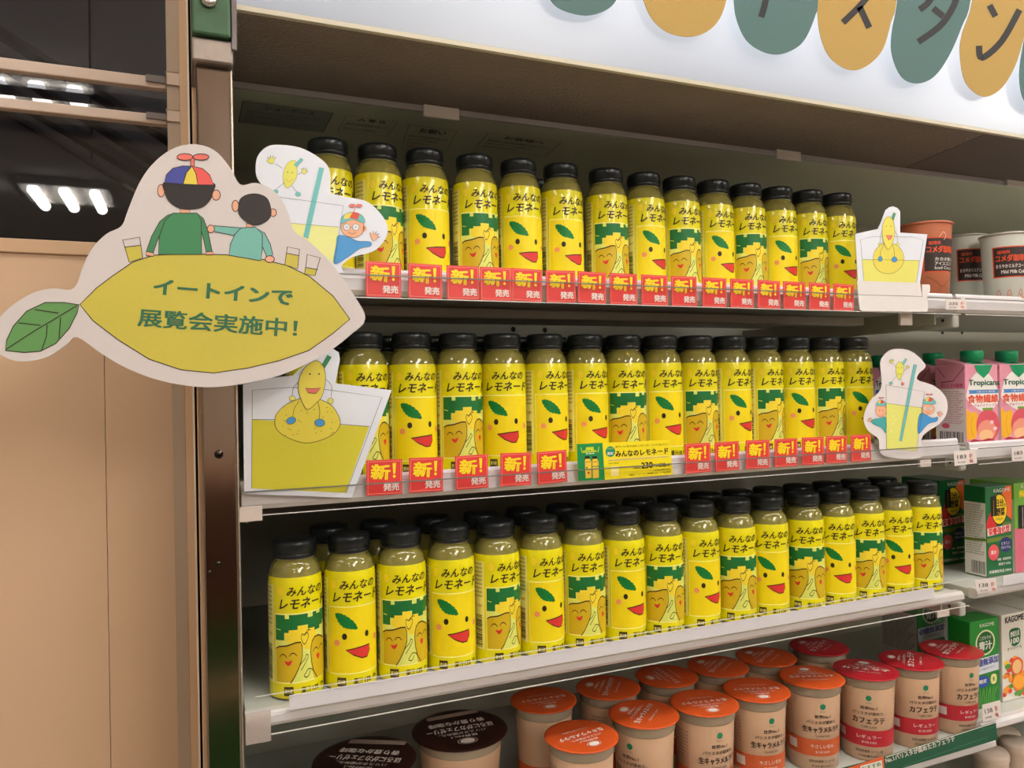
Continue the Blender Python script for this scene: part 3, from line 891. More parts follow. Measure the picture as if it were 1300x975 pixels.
for x, y in ((215, 455), (232, 457)): a.poly(ell(x, y, 2, 2, 8), BLACK, 4)
a.line(sm([(208, 478), (220, 489), (236, 480)], False), 1.2, PINK, 4)
a.poly([(225, 640), (402, 655), (383, 788), (330, 742), (250, 690)], LPALE, 1)
a.poly([(330, 437), (348, 440), (290, 697), (272, 690)], TEAL, 3)
a.line([(180, 545), (418, 577), (385, 788)], 1.2); a.line([(225, 640), (402, 655)], 1)
a.shape([(400, 685), (440, 692), (470, 705), (515, 708), (517, 724), (480, 732), (440, 760), (385, 788), (392, 720)], BLUE, .9, 2)
a.shape(ell(452, 655, 43, 38), SKIN, .9, 3, smooth=False); a.poly(ell(496, 660, 7, 10), SKIN, 3)
a.shape([(411, 642), (416, 614), (450, 600), (486, 612), (495, 640), (450, 628)], TEAL, .9, 4)
a.poly([(440, 622), (452, 600), (478, 606), (470, 628)], ink((214, 80, 60)), 5); a.poly([(440, 622), (452, 600), (425, 608), (418, 626)], ink((236, 208, 90)), 5)
a.line([(456, 600), (462, 582)], 3, PINK, 5); a.shape(ell(450, 577, 12, 6), PINK, .6, 5, smooth=False); a.shape(ell(475, 577, 12, 6), PINK, .6, 5, smooth=False)
for x in (430, 463): a.shape(ell(x, 655, 12, 12), PAPERB, 1, 5, smooth=False); a.poly(ell(x, 655, 2, 2, 8), BLACK, 6.5)
a.line([(442, 655), (451, 655)], 1, l=6); a.line(sm([(436, 673), (450, 680), (464, 674)], False), 1.2, l=6)
open_hand(a, 530, 690, 22, 3, None, .4)
a.xf(cc); ar = a.build('printed_drawing', plane_y(Y)); reparent(r, bo, ar)

# --- B: lower left card
cc = crop(290, 400, 3.9); Y = .7262
r = empty('picture_card', tuple(aty(380, 632, Y)), 'large white card of a lemon sitting in a yellow drink on middle shelf', 'card')
bo = card_board('board', [cc(p) for p in ((72, 345), (200, 312), (318, 300), (345, 275), (400, 230), (430, 212), (480, 180), (520, 168), (547, 185), (552, 220), (530, 338), (808, 372), (610, 905), (78, 885))], Y, .0006, PAPERB, None, False)
a = Art(); LQ = ink((208, 200, 52))
a.poly([(118, 517), (697, 552), (580, 880), (115, 858)], LQ, 1)
a.line([(115, 858), (118, 372), (300, 358), (480, 368), (760, 407), (582, 880)], 2); a.line([(118, 517), (230, 517)], 2.4); a.line([(553, 540), (697, 552)], 2.4)
a.shape([(230, 515), (245, 480), (300, 435), (400, 405), (500, 440), (540, 490), (553, 540), (520, 590), (440, 625), (370, 632), (290, 605), (238, 565)], ink((222, 206, 70)), 2.6, 2)
random.seed(5)
for _ in range(28):
    x, y = random.uniform(265, 520), random.uniform(450, 600); a.line([(x, y), (x + 7, y + random.uniform(-4, 4))], 2, l=4)
a.line(sm([(350, 425), (325, 465), (318, 508)], False), 2, l=4); a.line(sm([(443, 430), (452, 475), (448, 515)], False), 2, l=4)
a.shape([(430, 226), (470, 255), (480, 320), (465, 395), (440, 430), (393, 467), (362, 425), (345, 350), (370, 270)], ink((228, 212, 84)), 2.4, 5)
a.shape([(453, 262), (490, 198), (510, 208), (470, 272)], DG, 1.5, 4.5, smooth=False)
a.shape([(380, 362), (418, 364), (457, 360), (430, 388), (395, 385)], PINK, 2, 7, smooth=False)
for x in (403, 448): a.poly(ell(x, 292, 4, 4, 10), BLACK, 7)
a.line(sm([(350, 328), (322, 360), (315, 405)], False), 2, l=3); a.line(sm([(482, 318), (510, 350), (508, 405)], False), 2, l=3)
a.shape(ell(316, 412, 15, 12), LEMY, 1.6, 4, smooth=False); a.shape(ell(505, 425, 14, 15), LEMY, 1.6, 4, smooth=False)
a.shape(ell(310, 522, 24, 17, rot=-.3), BLUE, 1.8, 5, smooth=False); a.shape(ell(452, 533, 25, 19), BLUE, 1.8, 5, smooth=False)
a.xf(cc); ar = a.build('printed_drawing', plane_y(Y)); reparent(r, bo, ar)

# --- C: upper right card with its folded holder
cc = crop(1060, 220, 5.133); Y = .7256
r = empty('picture_card', tuple(aty(1130, 390, Y)), 'white card of a lemon sitting on a glass at top shelf right end', 'card')
bo = card_board('board', [cc(p) for p in ((133, 395), (280, 362), (300, 320), (330, 240), (355, 220), (380, 215), (410, 228), (425, 250), (425, 386), (602, 398), (552, 725), (152, 715))], Y, .0006, PAPERB, None, False)
a = Art()
a.poly([(178, 562), (548, 568), (525, 715), (188, 705)], ink((226, 222, 110)), 1)
a.line([(187, 705), (165, 432), (250, 412), (500, 415), (575, 435), (528, 712)], 1.6); a.line([(178, 562), (548, 568)], 1.6)
a.shape([(248, 560), (262, 500), (310, 460), (345, 452), (395, 465), (435, 505), (448, 560), (430, 610), (390, 645), (345, 655), (300, 645), (262, 612)], ink((228, 214, 90)), 1.8, 2)
a.line(sm([(320, 460), (298, 505), (294, 550)], False), 1.6, l=4); a.line(sm([(372, 460), (385, 510), (385, 550)], False), 1.6, l=4)
a.shape([(345, 283), (375, 305), (387, 380), (375, 450), (345, 497), (315, 450), (306, 380), (318, 310)], ink((230, 218, 90)), 1.6, 5)
a.shape([(363, 302), (380, 255), (394, 262), (379, 310)], DG, 1, 4.5, smooth=False)
a.shape([(328, 405), (372, 405), (362, 430), (345, 436)], PINK, 1.4, 7, smooth=False)
for x in (332, 360): a.poly(ell(x, 345, 3, 3, 8), BLACK, 7)
a.line(sm([(308, 370), (295, 410), (292, 455)], False), 1.6, l=3); a.line(sm([(386, 370), (404, 410), (405, 455)], False), 1.6, l=3)
a.shape(ell(290, 462, 10, 10), LEMY, 1.2, 4, smooth=False); a.shape(ell(407, 462, 10, 10), LEMY, 1.2, 4, smooth=False)
a.shape(ell(293, 558, 14, 17), BLUE, 1.2, 5, smooth=False); a.shape(ell(385, 562, 18, 18), BLUE, 1.2, 5, smooth=False)
a.xf(cc); ar = a.build('printed_drawing', plane_y(Y)); reparent(r, bo, ar)
r = empty('card_holder', tuple(aty(1130, 396, .72)), 'white folded paper holder clipped under the card at top shelf right end', 'holder')
h1 = card_board('upper_flap', [cc(p) for p in ((145, 700), (556, 715), (566, 800), (152, 790))], .7222, .0008, WHITE_PL, None, False)
h2 = card_board('lower_flap', [cc(p) for p in ((152, 793), (568, 804), (600, 800), (604, 896), (596, 902), (178, 898), (164, 888))], .7214, .0012, WHITE_PL, None, False)
h3 = card_board('side_flap', [cc(p) for p in ((568, 724), (612, 724), (620, 732), (620, 770), (608, 785), (606, 890), (570, 884))], .7243, .0008, WHITE_PL, None, False)
reparent(r, h1, h2, h3)

# --- D: middle right card
cc = crop(1060, 400, 4.0625); Y = .7262
r = empty('picture_card', tuple(aty(1148, 580, Y)), 'white cut-out card of two children around a lemonade glass, middle shelf right', 'card')
bo = card_board('board', [cc(p) for p in ((235, 240), (260, 200), (300, 176), (370, 178), (420, 205), (455, 240), (467, 268), (430, 305), (428, 335), (500, 360), (555, 400), (580, 450), (575, 510), (540, 560), (480, 600), (446, 640), (442, 735), (250, 725), (225, 640), (175, 600), (150, 550), (155, 500), (185, 440), (225, 400), (242, 365), (238, 300))], Y, .0006, PAPER, None)
a = Art()
a.poly([(265, 455), (448, 478), (418, 700), (265, 690)], ink((226, 226, 120)), 1)
a.line([(262, 360), (462, 395), (420, 702), (265, 690), (262, 360)], 1.4); a.line([(265, 455), (448, 478)], 1.2)
a.poly([(405, 253), (421, 256), (343, 652), (330, 648)], TEAL, 3); a.line([(405, 253), (421, 256), (343, 652), (330, 648)], .8, l=4, closed=True)
a.shape([(330, 240), (352, 255), (352, 295), (330, 335), (315, 300), (315, 265)], LEMY, 1, 2); a.shape([(345, 250), (362, 222), (370, 228), (353, 258)], TEAL, .8, 3, smooth=False)
a.line([(315, 272), (300, 248)], 1.3); a.line([(352, 290), (368, 275)], 1.3); a.line([(320, 310), (292, 345)], 1.3); a.line([(335, 325), (346, 348)], 1.3)
open_hand(a, 293, 240, 16, 2, LEMY, -.2); open_hand(a, 373, 270, 12, 2, LEMY, .4)
a.shape(ell(287, 352, 9, 8), TEAL, .7, 2, smooth=False); a.shape(ell(348, 355, 8, 8), PINK, .7, 2, smooth=False)
a.line(sm([(322, 300), (332, 308), (342, 298)], False), 1.2, l=4)
for x in (326, 340): a.poly(ell(x, 272, 2, 2, 8), BLACK, 4)
a.shape([(190, 540), (235, 532), (262, 530), (262, 608), (240, 582), (195, 560)], ink((70, 170, 170)), 1, 2)
a.shape(ell(236, 492, 28, 34), SKIN, 1, 3, smooth=False); a.line(sm([(222, 510), (236, 518), (250, 508)], False), 1.4, PINK, 5)
for x in (228, 245): a.poly(ell(x, 492, 2.4, 2.4, 8), BLACK, 5)
propeller_cap(a, 237, 466, 50, 4)
open_hand(a, 180, 542, 16, 3, None, -.5)
a.shape([(438, 508), (500, 530), (528, 525), (524, 548), (480, 562), (428, 612)], BLUE, 1, 2)
a.shape(ell(480, 485, 34, 30), SKIN, 1, 3, smooth=False)
for x in (463, 492): a.shape(ell(x, 482, 10, 10), PAPER, 1, 5, smooth=False); a.poly(ell(x, 482, 2, 2, 8), BLACK, 6.5)
a.line(sm([(465, 499), (478, 505), (490, 499)], False), 1.2, l=6)
propeller_cap(a, 485, 458, 62, 4)
open_hand(a, 540, 512, 19, 3, None, .3)
for x, y in ((300, 520), (300, 560), (290, 600), (310, 540)): a.line(ell(x, y, 4, 5, 8), 1, ink((246, 246, 210)), 3, True)
a.xf(cc); ar = a.build('printed_drawing', plane_y(Y)); reparent(r, bo, ar)

# ================================================================== BIG LEMON SIGN ON THE POST
Y = .665
r = empty('lemon_sign', tuple(aty(250, 490, Y)), 'large lemon-shaped cut-out sign with two seated children taped to the steel post', 'sign')
OUT = [(98, 360), (105, 339), (117, 315.5), (135, 297), (154, 287), (162, 268), (176, 234), (193, 209), (217, 190), (244, 183), (271, 190), (291, 211), (305, 234), (324, 232), (344, 239.5), (359, 256), (367, 274), (373, 293), (390, 305), (410, 323), (429, 344.5), (447.5, 372), (464, 404),
       (444, 426), (418, 446), (392.6, 460), (367, 472), (339, 481), (290, 490), (250, 491), (203, 483), (162, 468), (129, 449), (98, 428), (85, 437), (61, 452.6), (32, 459), (10, 455), (-7, 441), (-6, 414), (7, 395), (27, 380), (47, 370), (68, 366), (88, 368)]
SIGNP = mat('sign_board', (206, 198, 196), .55, var=.015, vscale=30)
bo = card_board('board', OUT, Y, .0025, SIGNP, None)
a = Art(); LEM = ink((196, 182, 70)); BR = ink((50, 34, 26))
a.shape([(101.5, 386.6), (122, 366), (142, 351), (169, 332.5), (196, 324), (237, 322), (288, 323.5), (328, 328), (364, 337), (393, 351), (423, 376), (444, 405), (423, 423), (392, 445), (354, 458), (316, 467), (271, 473.6), (230, 469.5), (189.5, 456), (149, 430.6), (118, 407)], LEM, 1.1, 1, BR, smooth=False)
a.shape([(100.5, 387), (81, 384), (57.5, 384), (34, 395), (17, 414), (8.5, 432), (7, 445), (30.5, 447.5), (51, 446), (71, 436), (88, 417), (98, 397)], ink((96, 148, 84)), 1.2, 1, BR, smooth=False)
for ln in (((7, 444), (44, 420), (98, 388)), ((44, 393), (74.5, 397.5)), ((23.7, 410), (51.5, 413)), ((60, 412), (59, 427), (52.5, 446)), ((77, 403), (75, 430))): a.line(ln, 1.2, BR)
b_ = Art(); SHG = ink((58, 130, 84)); SHT = ink((112, 178, 166)); HAIR = ink((30, 20, 18)); SK2 = ink((226, 166, 136))
b_.shape(ell(75, 433, 14, 24), SK2, 3, 1, BR, smooth=False); b_.shape(ell(288, 450, 16, 20), SK2, 3, 1, BR, smooth=False)
b_.shape([(148, 498), (186, 498), (186, 522), (148, 522)], SK2, 3, 1, BR, smooth=False)
b_.poly(sm([(87, 400), (88, 440), (105, 475), (140, 500), (185, 507), (235, 498), (265, 470), (276, 440), (279, 404), (180, 398)]), HAIR, 3)
b_.shape([(88, 402), (95, 372), (120, 347), (158, 338), (195, 338), (172, 365), (160, 408)], ink((58, 66, 150)), 3, 4, BR, smooth=False)
b_.shape([(160, 408), (170, 368), (193, 338), (210, 368), (217, 411)], ink((222, 200, 70)), 3, 4, BR, smooth=False)
b_.shape([(217, 411), (210, 368), (195, 338), (235, 348), (262, 372), (278, 411)], ink((224, 84, 80)), 3, 4, BR, smooth=False)
b_.shape([(189, 305), (203, 305), (203, 338), (189, 338)], ink((222, 108, 96)), 3, 3, BR, smooth=False)
b_.shape(ell(167, 303, 31, 13), ink((222, 108, 96)), 3, 4, BR, smooth=False); b_.shape(ell(229, 303, 31, 12), ink((222, 108, 96)), 3, 4, BR, smooth=False)
b_.shape([(120, 521), (100, 528), (70, 552), (38, 610), (18, 668), (44, 674), (60, 625), (92, 560)], SHG, 3, 2, BR, smooth=False)
b_.shape([(215, 520), (238, 540), (256, 590), (272, 668), (250, 672), (240, 625), (222, 560)], SHG, 3, 2, BR, smooth=False)
b_.shape([(16, 668), (46, 674), (46, 688), (18, 684)], SK2, 3, 3, BR, smooth=False); b_.shape([(248, 670), (274, 668), (280, 680), (250, 682)], SK2, 3, 3, BR, smooth=False)
b_.shape([(120, 520), (215, 520), (230, 548), (232, 680), (64, 680), (68, 610), (90, 548)], SHG, 3, 2.6, BR, smooth=False)
b_.shape(ell(362, 492, 13, 22), SK2, 3, 1, BR, smooth=False); b_.shape(ell(508, 518, 13, 15), SK2, 3, 1, BR, smooth=False)
b_.shape([(404, 560), (432, 560), (432, 580), (404, 580)], SK2, 3, 1, BR, smooth=False)
b_.poly(sm([(372, 500), (380, 465), (410, 447), (450, 445), (485, 462), (500, 500), (498, 535), (470, 560), (430, 568), (395, 548), (375, 525)]), HAIR, 3)
b_.shape([(384, 577), (280, 569), (282, 592), (362, 607)], SHT, 3, 2, BR, smooth=False); b_.shape(ell(267, 581, 14, 15), SK2, 3, 3, BR, smooth=False)
b_.shape([(440, 575), (475, 597), (497, 640), (507, 682), (484, 690), (462, 640)], SHT, 3, 2, BR, smooth=False); b_.shape(ell(495, 698, 18, 13), SK2, 3, 3, BR, smooth=False)
b_.shape([(384, 577), (440, 574), (466, 600), (466, 660), (460, 704), (338, 683), (343, 640), (360, 602)], SHT, 3, 2.6, BR, smooth=False)
for g, lq in (([(563, 650), (610, 660), (603, 735), (553, 720)], [(560, 675), (607, 684), (603, 735), (553, 720)]), ([(640, 680), (690, 693), (670, 762), (630, 755)], [(634, 730), (680, 738), (670, 762), (630, 755)])):
    b_.poly(lq, LEM, 1.5); b_.line(g, 3, BR, 2, True); b_.line(lq[:2], 3, BR, 2)
b_.xf(crop(180, 100, 3.047)); a.merge(b_)
g_ = Art(); g_.poly([(466, 425), (528, 418), (535, 465), (485, 482)], LEM, 1.5); g_.line([(460, 398), (524, 387), (535, 465), (485, 482)], 3, BR, 2, True); g_.line([(466, 425), (528, 418)], 3, BR, 2)
g_.xf(crop(0, 170, 2.9545)); a.merge(g_)
pic = a.build('printed_drawing', plane_y(Y))
a = Art(); TG = ink((40, 104, 72))
a.text('イートインで', (195, 373), (370, 387.5), 19, TG, 3, .03); a.text('展覧会実施中！', (175, 414), (376, 428), 22.5, TG, 3, .02)
le = a.build('lettering', plane_y(Y)); reparent(r, bo, pic, le)

# ================================================================== SCALLOPED BANNER
T8 = crop(680, 0, 2.097)
TQ = ink((84, 114, 112), .8); TY = ink((178, 146, 80), .8); MK = ink((40, 38, 40), .7)
tongues = [
    ([(0, -300), (20, -60), (40, 0), (75, 28), (135, 41), (185, 28), (215, 0), (235, -60), (240, -300)], TQ, [], 'first teal scallop of the banner'),
    ([(265, -300), (272, -60), (287, 0), (310, 50), (350, 85), (405, 98), (455, 85), (490, 50), (508, 0), (518, -60), (520, -300)], TY, [], 'mustard scallop left of the one marked with a single stroke'),
    ([(525, -300), (526, -60), (528, 0), (535, 50), (560, 105), (600, 135), (645, 145), (690, 130), (720, 100), (745, 40), (752, -10), (756, -300)], TQ, [[(614, -60), (612, 0), (600, 46)]], 'creased teal scallop with one short black stroke'),
    ([(758, -300), (750, -40), (750, 10), (755, 80), (775, 140), (810, 175), (850, 187), (890, 170), (925, 130), (946, 60), (962, -10), (975, -300)], TY, [[(835, -40), (895, -36), (868, 10), (818, 60)], [(862, 18), (888, 74)]], 'mustard scallop with the black character su'),
    ([(985, -300), (966, -20), (948, 90), (950, 150), (975, 205), (1015, 222), (1060, 205), (1100, 150), (1135, 70), (1160, -10), (1190, -300)], TQ, [[(1075, -60), (1050, 0), (1022, 26)], [(1060, -20), (1120, -14), (1085, 60), (1018, 112)], [(1058, 22), (1085, 44)]], 'teal scallop with the black character ta'),
    ([(1200, -300), (1165, -10), (1135, 90), (1130, 150), (1145, 220), (1190, 257), (1235, 240), (1270, 190), (1295, 120), (1320, 0), (1350, -300)], TY, [[(1208, 14), (1224, 44)], [(1180, 122), (1188, 154), (1240, 110), (1288, 26)]], 'mustard scallop with the black character n'),
    ([(1360, -300), (1325, 0), (1300, 110), (1288, 200), (1302, 270), (1350, 295), (1400, 270), (1440, 150), (1470, 0), (1500, -300)], TQ, [], 'teal scallop cut by the right edge of the view'),
]
for i, (p, mt, strokes, lab) in enumerate(tongues):
    Y = .690 + .0012 * (i % 2)
    r = empty('banner_scallop', tuple(aty(*T8((sum(q[0] for q in p) / len(p), 0)), Y)), lab, 'banner', 'paper scallops of the overhead banner')
    bo = card_board('paper', [T8(q) for q in p], Y, .0006, mt, None)
    parts = [bo]
    if strokes:
        a = Art()
        for s_ in strokes: a.line(sm(s_, False), 17, MK, 2)
        a.xf(T8); parts.append(a.build('lettering', plane_y(Y)))
    reparent(r, *parts)

# ================================================================== CHILLED COFFEE CUPS (bottom shelf)
CUPB = mat('cup_sleeve', (214, 176, 144), .4, coat=.2); CUPC = mat('cup_clear', (190, 172, 148), .12, trans=.25, ior=1.3)
ORG = mat('lid_orange', (206, 84, 34), .3, var=.04, vscale=60, bump=.05); CRD = mat('lid_red', (176, 34, 44), .3, var=.04, vscale=60, bump=.05); DBR = mat('lid_brown', (52, 26, 20), .3, var=.05, vscale=60)
CW = ink((232, 222, 214)); CINK = ink((50, 32, 24)); EMB = ink((30, 130, 90))
CH = .108


def cup_map(r0, r1, h):
    def mp(a, v, l):
        t = math.radians(a); rr = r0 + (r1 - r0) * v / h + .0002 + l * LY
        return (rr * math.sin(t), -rr * math.cos(t), v / 1000)
    return mp


def make_cup(kind):
    lidm = {'O': ORG, 'R': CRD, 'B': DBR}[kind]; band = {'O': ink((206, 96, 50)), 'R': ink((188, 44, 54)), 'B': ink((70, 40, 30))}[kind]
    sc_f = 1.03 if kind != 'B' else 1.42
    H = CH if kind != 'B' else .088
    r0, r1 = .0300 * sc_f, .0345 * sc_f
    r = bpy.data.objects.new('coffee_cup', None); C.objects.link(r)
    sleeve = MB().lathe([(r0 - .002, 0), (r0, .002), (r1 - .001, H - .014)], CUPB, 40).build('sleeve', r)
    MB().lathe([(r1 - .001, H - .0138), (r1 + .0005, H - .012), (r1, H - .008), (r1 + .001, H - .006), (r1 + .0005, H - .003), (r1 + .002, H - .001)], CUPC, 40).build('rim', r)
    lr = .0395 * sc_f
    random.seed(11)
    prof = [(lr - .0008, H - .0012), (lr, H - .0004), (lr - .0006, H + .0002), (lr * .9, H + .0006), (.0001, H + .0006)]
    ld = MB().lathe(prof, lidm, 48, close=False).build('lid', r)
    a = Art(); U = (0, 1)
    nm, en = {'O': ('生キャラメルラテ', 'Caramel Latte'), 'R': ('カフェラテ', 'Caffe Latte'), 'B': ('ほろにがカフェゼリー', 'Coffee Jelly')}[kind]
    S = 1000 * sc_f
    a.text(nm, (-28, -4), (28, -4), 7 if kind == 'O' else 8, CW, 2, .03, U)
    if kind == 'B':
        a.text('香り豊かな珈琲', (-24, -15), (24, -15), 7, CW, 2, .03, U)
        a.poly([(-24, -32), (22, -30), (22, -23), (-24, -25)], ink((170, 150, 136)), 2)
    a.text('バリスタが認めた、', (-20, 6), (20, 6), 4, CW, 2, .01, U); a.text('世界No.1', (-11, 12), (11, 12), 4, CW, 2, .01, U)
    a.text(en, (-16, -13), (16, -13), 3, CW, 2, 0, U) if kind != 'B' else None
    a.poly(ell(0, 23, 6, 4), CW, 1.5); a.line(ell(0, 23, 8, 5), .5, CW, 1.5, True)
    a.build('printed_lid', lambda x, y, l: (x / 1000 * sc_f, y / 1000 * sc_f, H + .0007 + l * LY), ld)
    a = Art(); h = (H - .014) * 1000
    a.poly(ell(0, 83, 6, 3.6), EMB, 1.5); a.text('Famima', (-6, 76), (6, 76), 1.6, EMB, 2, 0, U)
    a.text('世界No.1', (-17, 68), (17, 68), 4.4, CINK, 2, .02, U); a.text('バリスタが認めた、', (-34, 61), (34, 61), 4.2, CINK, 2, .015, U)
    a.text(nm, (-42 if kind == 'O' else -34, 50), (42 if kind == 'O' else 34, 50), 7.6, CINK, 2, .03, U)
    a.text(en, (-16, 44.5), (16, 44.5), 3, CINK, 2, 0, U)
    a.poly([(-180, 20), (180, 20), (180, 41), (-180, 41)], band, 1)
    a.text('やさしい甘み' if kind == 'O' else 'レギュラー', (-26, 30), (26, 30), 5, CW, 2, .01, U); a.text('要冷蔵 乳飲料', (-16, 24), (16, 24), 3, CW, 2, 0, U)
    a.text('生乳50%使用 コーヒー豆', (-30, 12), (30, 12), 3.4, CINK, 2, .01, U); a.text('内容量240ml', (-24, 6), (24, 6), 3, CINK, 2, 0, U)
    a.poly([(-78, 26), (-56, 26), (-56, 37), (-78, 37)], CW, 2)
    for k in range(14): a.text('栄養成分表示熱量たんぱく質', (-98, 82 - k * 4), (-64, 82 - k * 4), 2.2, CINK, 2, 0, U) if not (24 < 82 - k * 4 < 40) else None
    if kind != 'B': a.build('printed_sleeve', cup_map(r0 + .0002, r1 - .001, h), sleeve, maxedge=7)
    return r


CP = {}; LASTX = {}


def cup(kind, u, v, rot, label, group, z=-.492, lidrot=0, row=1):
    H = CH if kind != 'B' else .088
    p = atz(u, v, z + H)
    if row == 2: p = aty(u, v, .856)
    key = (kind == 'B', row)
    p.x = max(p.x, LASTX.get(key, -9) + (.0822 if kind != 'B' else .113)); LASTX[key] = p.x
    if kind not in CP: o = CP[kind] = make_cup(kind)
    else: o = copy_tree(CP[kind])
    o.location = (p.x, p.y, z); av = -math.atan2(p.x, p.y)
    o.rotation_euler = (0, 0, av + math.radians(rot))
    for ch in o.children:
        if ch.name.startswith('lid'): ch.rotation_euler = (0, 0, math.radians(lidrot))
    tag(o, label, 'cup', group); return o


cups = [('O', 738, 934, 25, -170, 'caramel latte cup with orange lid nearest the left, beside the brown-lidded cups', 1), ('O', 817, 906, -28, 100, 'orange-lidded latte cup second from the left in the lit row', 1),
        ('O', 893, 892, 30, 175, 'orange-lidded caramel latte cup third from left in the lit row', 1), ('O', 957, 876, 30, 170, 'orange-lidded caramel latte cup fourth from left in the lit row', 1),
        ('O', 1030, 859, 22, 0, 'rightmost orange-lidded caramel latte cup, beside the red lids', 1), ('R', 1098, 850, 5, 0, 'leftmost red-lidded cafe latte cup', 1),
        ('R', 1155, 838, 30, 60, 'middle red-lidded cafe latte cup', 1), ('R', 1207, 824, 45, 30, 'rightmost red-lidded cafe latte cup beside the green carton', 1),
        ('O', 690, 893, 110, 90, 'shaded orange-lidded cup behind the nearest caramel latte', 2), ('O', 772, 872, 60, 20, 'shaded orange-lidded cup behind the second lit one', 2), ('O', 846, 853, 60, 60, 'shaded orange-lidded cup behind the third lit one', 2),
        ('O', 909, 845, 60, 10, 'shaded orange-lidded cup behind the fourth lit one', 2), ('O', 970, 834, 60, 10, 'shaded orange-lidded cup behind the fifth lit one', 2), ('R', 1040, 828, 60, 10, 'shaded red-lidded cup in the back row of the bottom shelf', 2)]
placed = []
for k, u, v, rt, lr_, lab, row in cups:
    if row == 2 and False: continue
    o = cup(k, u, v, rt, lab, 'latte cups in the %s row of the bottom shelf' % ('front' if row == 1 else 'back'), lidrot=lr_, row=row)
    placed.append(o)
cup('B', 463, 964, 0, 'dark brown-lidded dessert cup with pale sticker, left one of two', 'brown-lidded cups', lidrot=160)
cup('B', 584, 926, 10, 'dark brown-lidded dessert cup with pale sticker, right one of two', 'brown-lidded cups', lidrot=185)

# green shelf strip and orange tag of the bottom shelf
Y = .7045
r = empty('shelf_strip', tuple(aty(1200, 960, Y)), 'dark green slogan strip on the front of the bottom shelf', 'strip')
cc = crop(1000, 880, 4.333)
bo = card_board('board', [cc(p) for p in ((-900, 730), (530, 352), (1145, 158), (1155, 255), (540, 440), (-900, 850))], Y, .001, ink((22, 84, 60)), None, False)
a = Art(); a.text('No.1バリスタが認めたカフェラテ', (542, 385), (922, 262), 30, CW, 2, .02); a.text('Caffe Latte', (1050, 212), (1128, 190), 12, ink((70, 130, 100)), 2, 0)
a.line([(538, 352), (1145, 160)], 4, CW, 2); a.line([(640, 400), (1100, 240)], 5, ink((60, 110, 90)), 2)
a.xf(cc); ar = a.build('lettering', plane_y(Y)); reparent(r, bo, ar)
r = empty('orange_tag', tuple(aty(1098, 975, .7035)), 'orange shelf tag left of the green slogan strip', 'tag')
bo = card_board('board', [cc(p) for p in ((-300, 620), (528, 348), (532, 420), (-300, 700))], .7035, .0006, ink((220, 96, 50)), None, False)
a = Art(); a.poly([(400, 400), (518, 368), (522, 412), (400, 445)], CW, 1); a.text('おすすめ', (410, 428), (515, 398), 22, EMB, 2, .02); a.xf(cc)
ar = a.build('printed_sheet', plane_y(.7035)); reparent(r, bo, ar)
struct('fridge_base_front', MB().box(XL, XR, .73, .78, -1.3, -.62, mat('base_tan', (176, 140, 96), .5)))

# ================================================================== RIGHT BAY GOODS
# --- coffee-shop cups on the top right shelf
def shop_cup(kind, u, rimv, y, label, scale=1.0, rt=22, hs=1.0):
    z = ZS[0]; x = aty(u, rimv, y).x
    r = empty('milk_coffee_cup', (x, y, z), label, 'cup', 'chilled milk coffee cups on the top right shelf', -math.atan2(x, y) + math.radians(rt))
    base = {'B': (196, 116, 84), 'W': (214, 218, 208)}[kind]
    M1 = mat('shopcup_' + kind, base, .35, coat=.3)
    H = .104 * hs; r0, r1 = .0285 * scale, .0335 * scale
    b0 = MB().lathe([(r0 - .002, 0), (r0, .002), (r1, H - .003)], M1, 40).build('body', r)
    lid = MB().lathe([(r1, H - .0029), (r1 + .0022, H - .002), (r1 + .0024, H - .0005), (r1 + .001, H + .0006), (r1 - .002, H + .0004), (.0001, H - .0002)], mat('foil_' + kind, (206, 120, 92) if kind == 'B' else (190, 184, 178), .3, metal=.3), 40, close=False).build('lid', r)
    a = Art(); U = (0, 1); OR = ink((226, 84, 44)); DKB = ink((52, 44, 42))
    y0, y1 = 40 * hs, 82 * hs
    a.poly([(-46, y0 - 1.5), (46, y0 - 1.5), (46, y1 + 1.5), (-46, y1 + 1.5)], OR, 1); a.poly([(-43, y0), (43, y0), (43, y1), (-43, y1)], DKB, 1.6)
    a.text('珈琲所', (-34, y1 - 9), (-6, y1 - 9), 5, OR, 2.4, .02, U); a.text('コメダ珈琲店', (-38, y1 - 20), (40, y1 - 20), 9.5, OR, 2.4, .04, U)
    if kind == 'B':
        a.text('カカオ香る', (-20, y0 + 14), (36, y0 + 14), 5, CW, 2.4, .02, U); a.text('アイスココア', (-20, y0 + 8), (36, y0 + 8), 4.6, CW, 2.4, .02, U); a.text('Iced Cocoa', (-20, y0 + 2.5), (36, y0 + 2.5), 4, CW, 2.4, .01, U)
    else:
        a.text('まろやかミルクコーヒー', (-38, y0 + 12), (40, y0 + 12), 5.5, CW, 2.4, .02, U); a.text('Mild Milk Coffee', (-26, y0 + 4), (40, y0 + 4), 5, CW, 2.4, .02, U)
    lc = ink((150, 84, 58)) if kind == 'B' else OR
    for cx in (-34, -8, 20):
        a.line(sm([(cx - 7, 8), (cx - 4, 16), (cx, 20), (cx + 4, 16), (cx + 7, 8)], False), 1.0, lc, 2); a.line([(cx - 9, 8), (cx + 9, 8)], 1.0, lc, 2)
        a.line(sm([(cx - 3, 14), (cx, 11), (cx + 3, 14)], False), .8, lc, 2)
    if kind == 'B':
        a.line(sm([(-40, 36), (-20, 30), (0, 22), (20, 30), (40, 36)], False), 1, lc, 2); a.line(sm([(-10, 90), (0, 97), (8, 92), (2, 86)], False), .8, ink((240, 220, 205)), 2)
    a.build('printed_sleeve', cup_map(r0, r1, H * 1000 - 3), b0, maxedge=7)


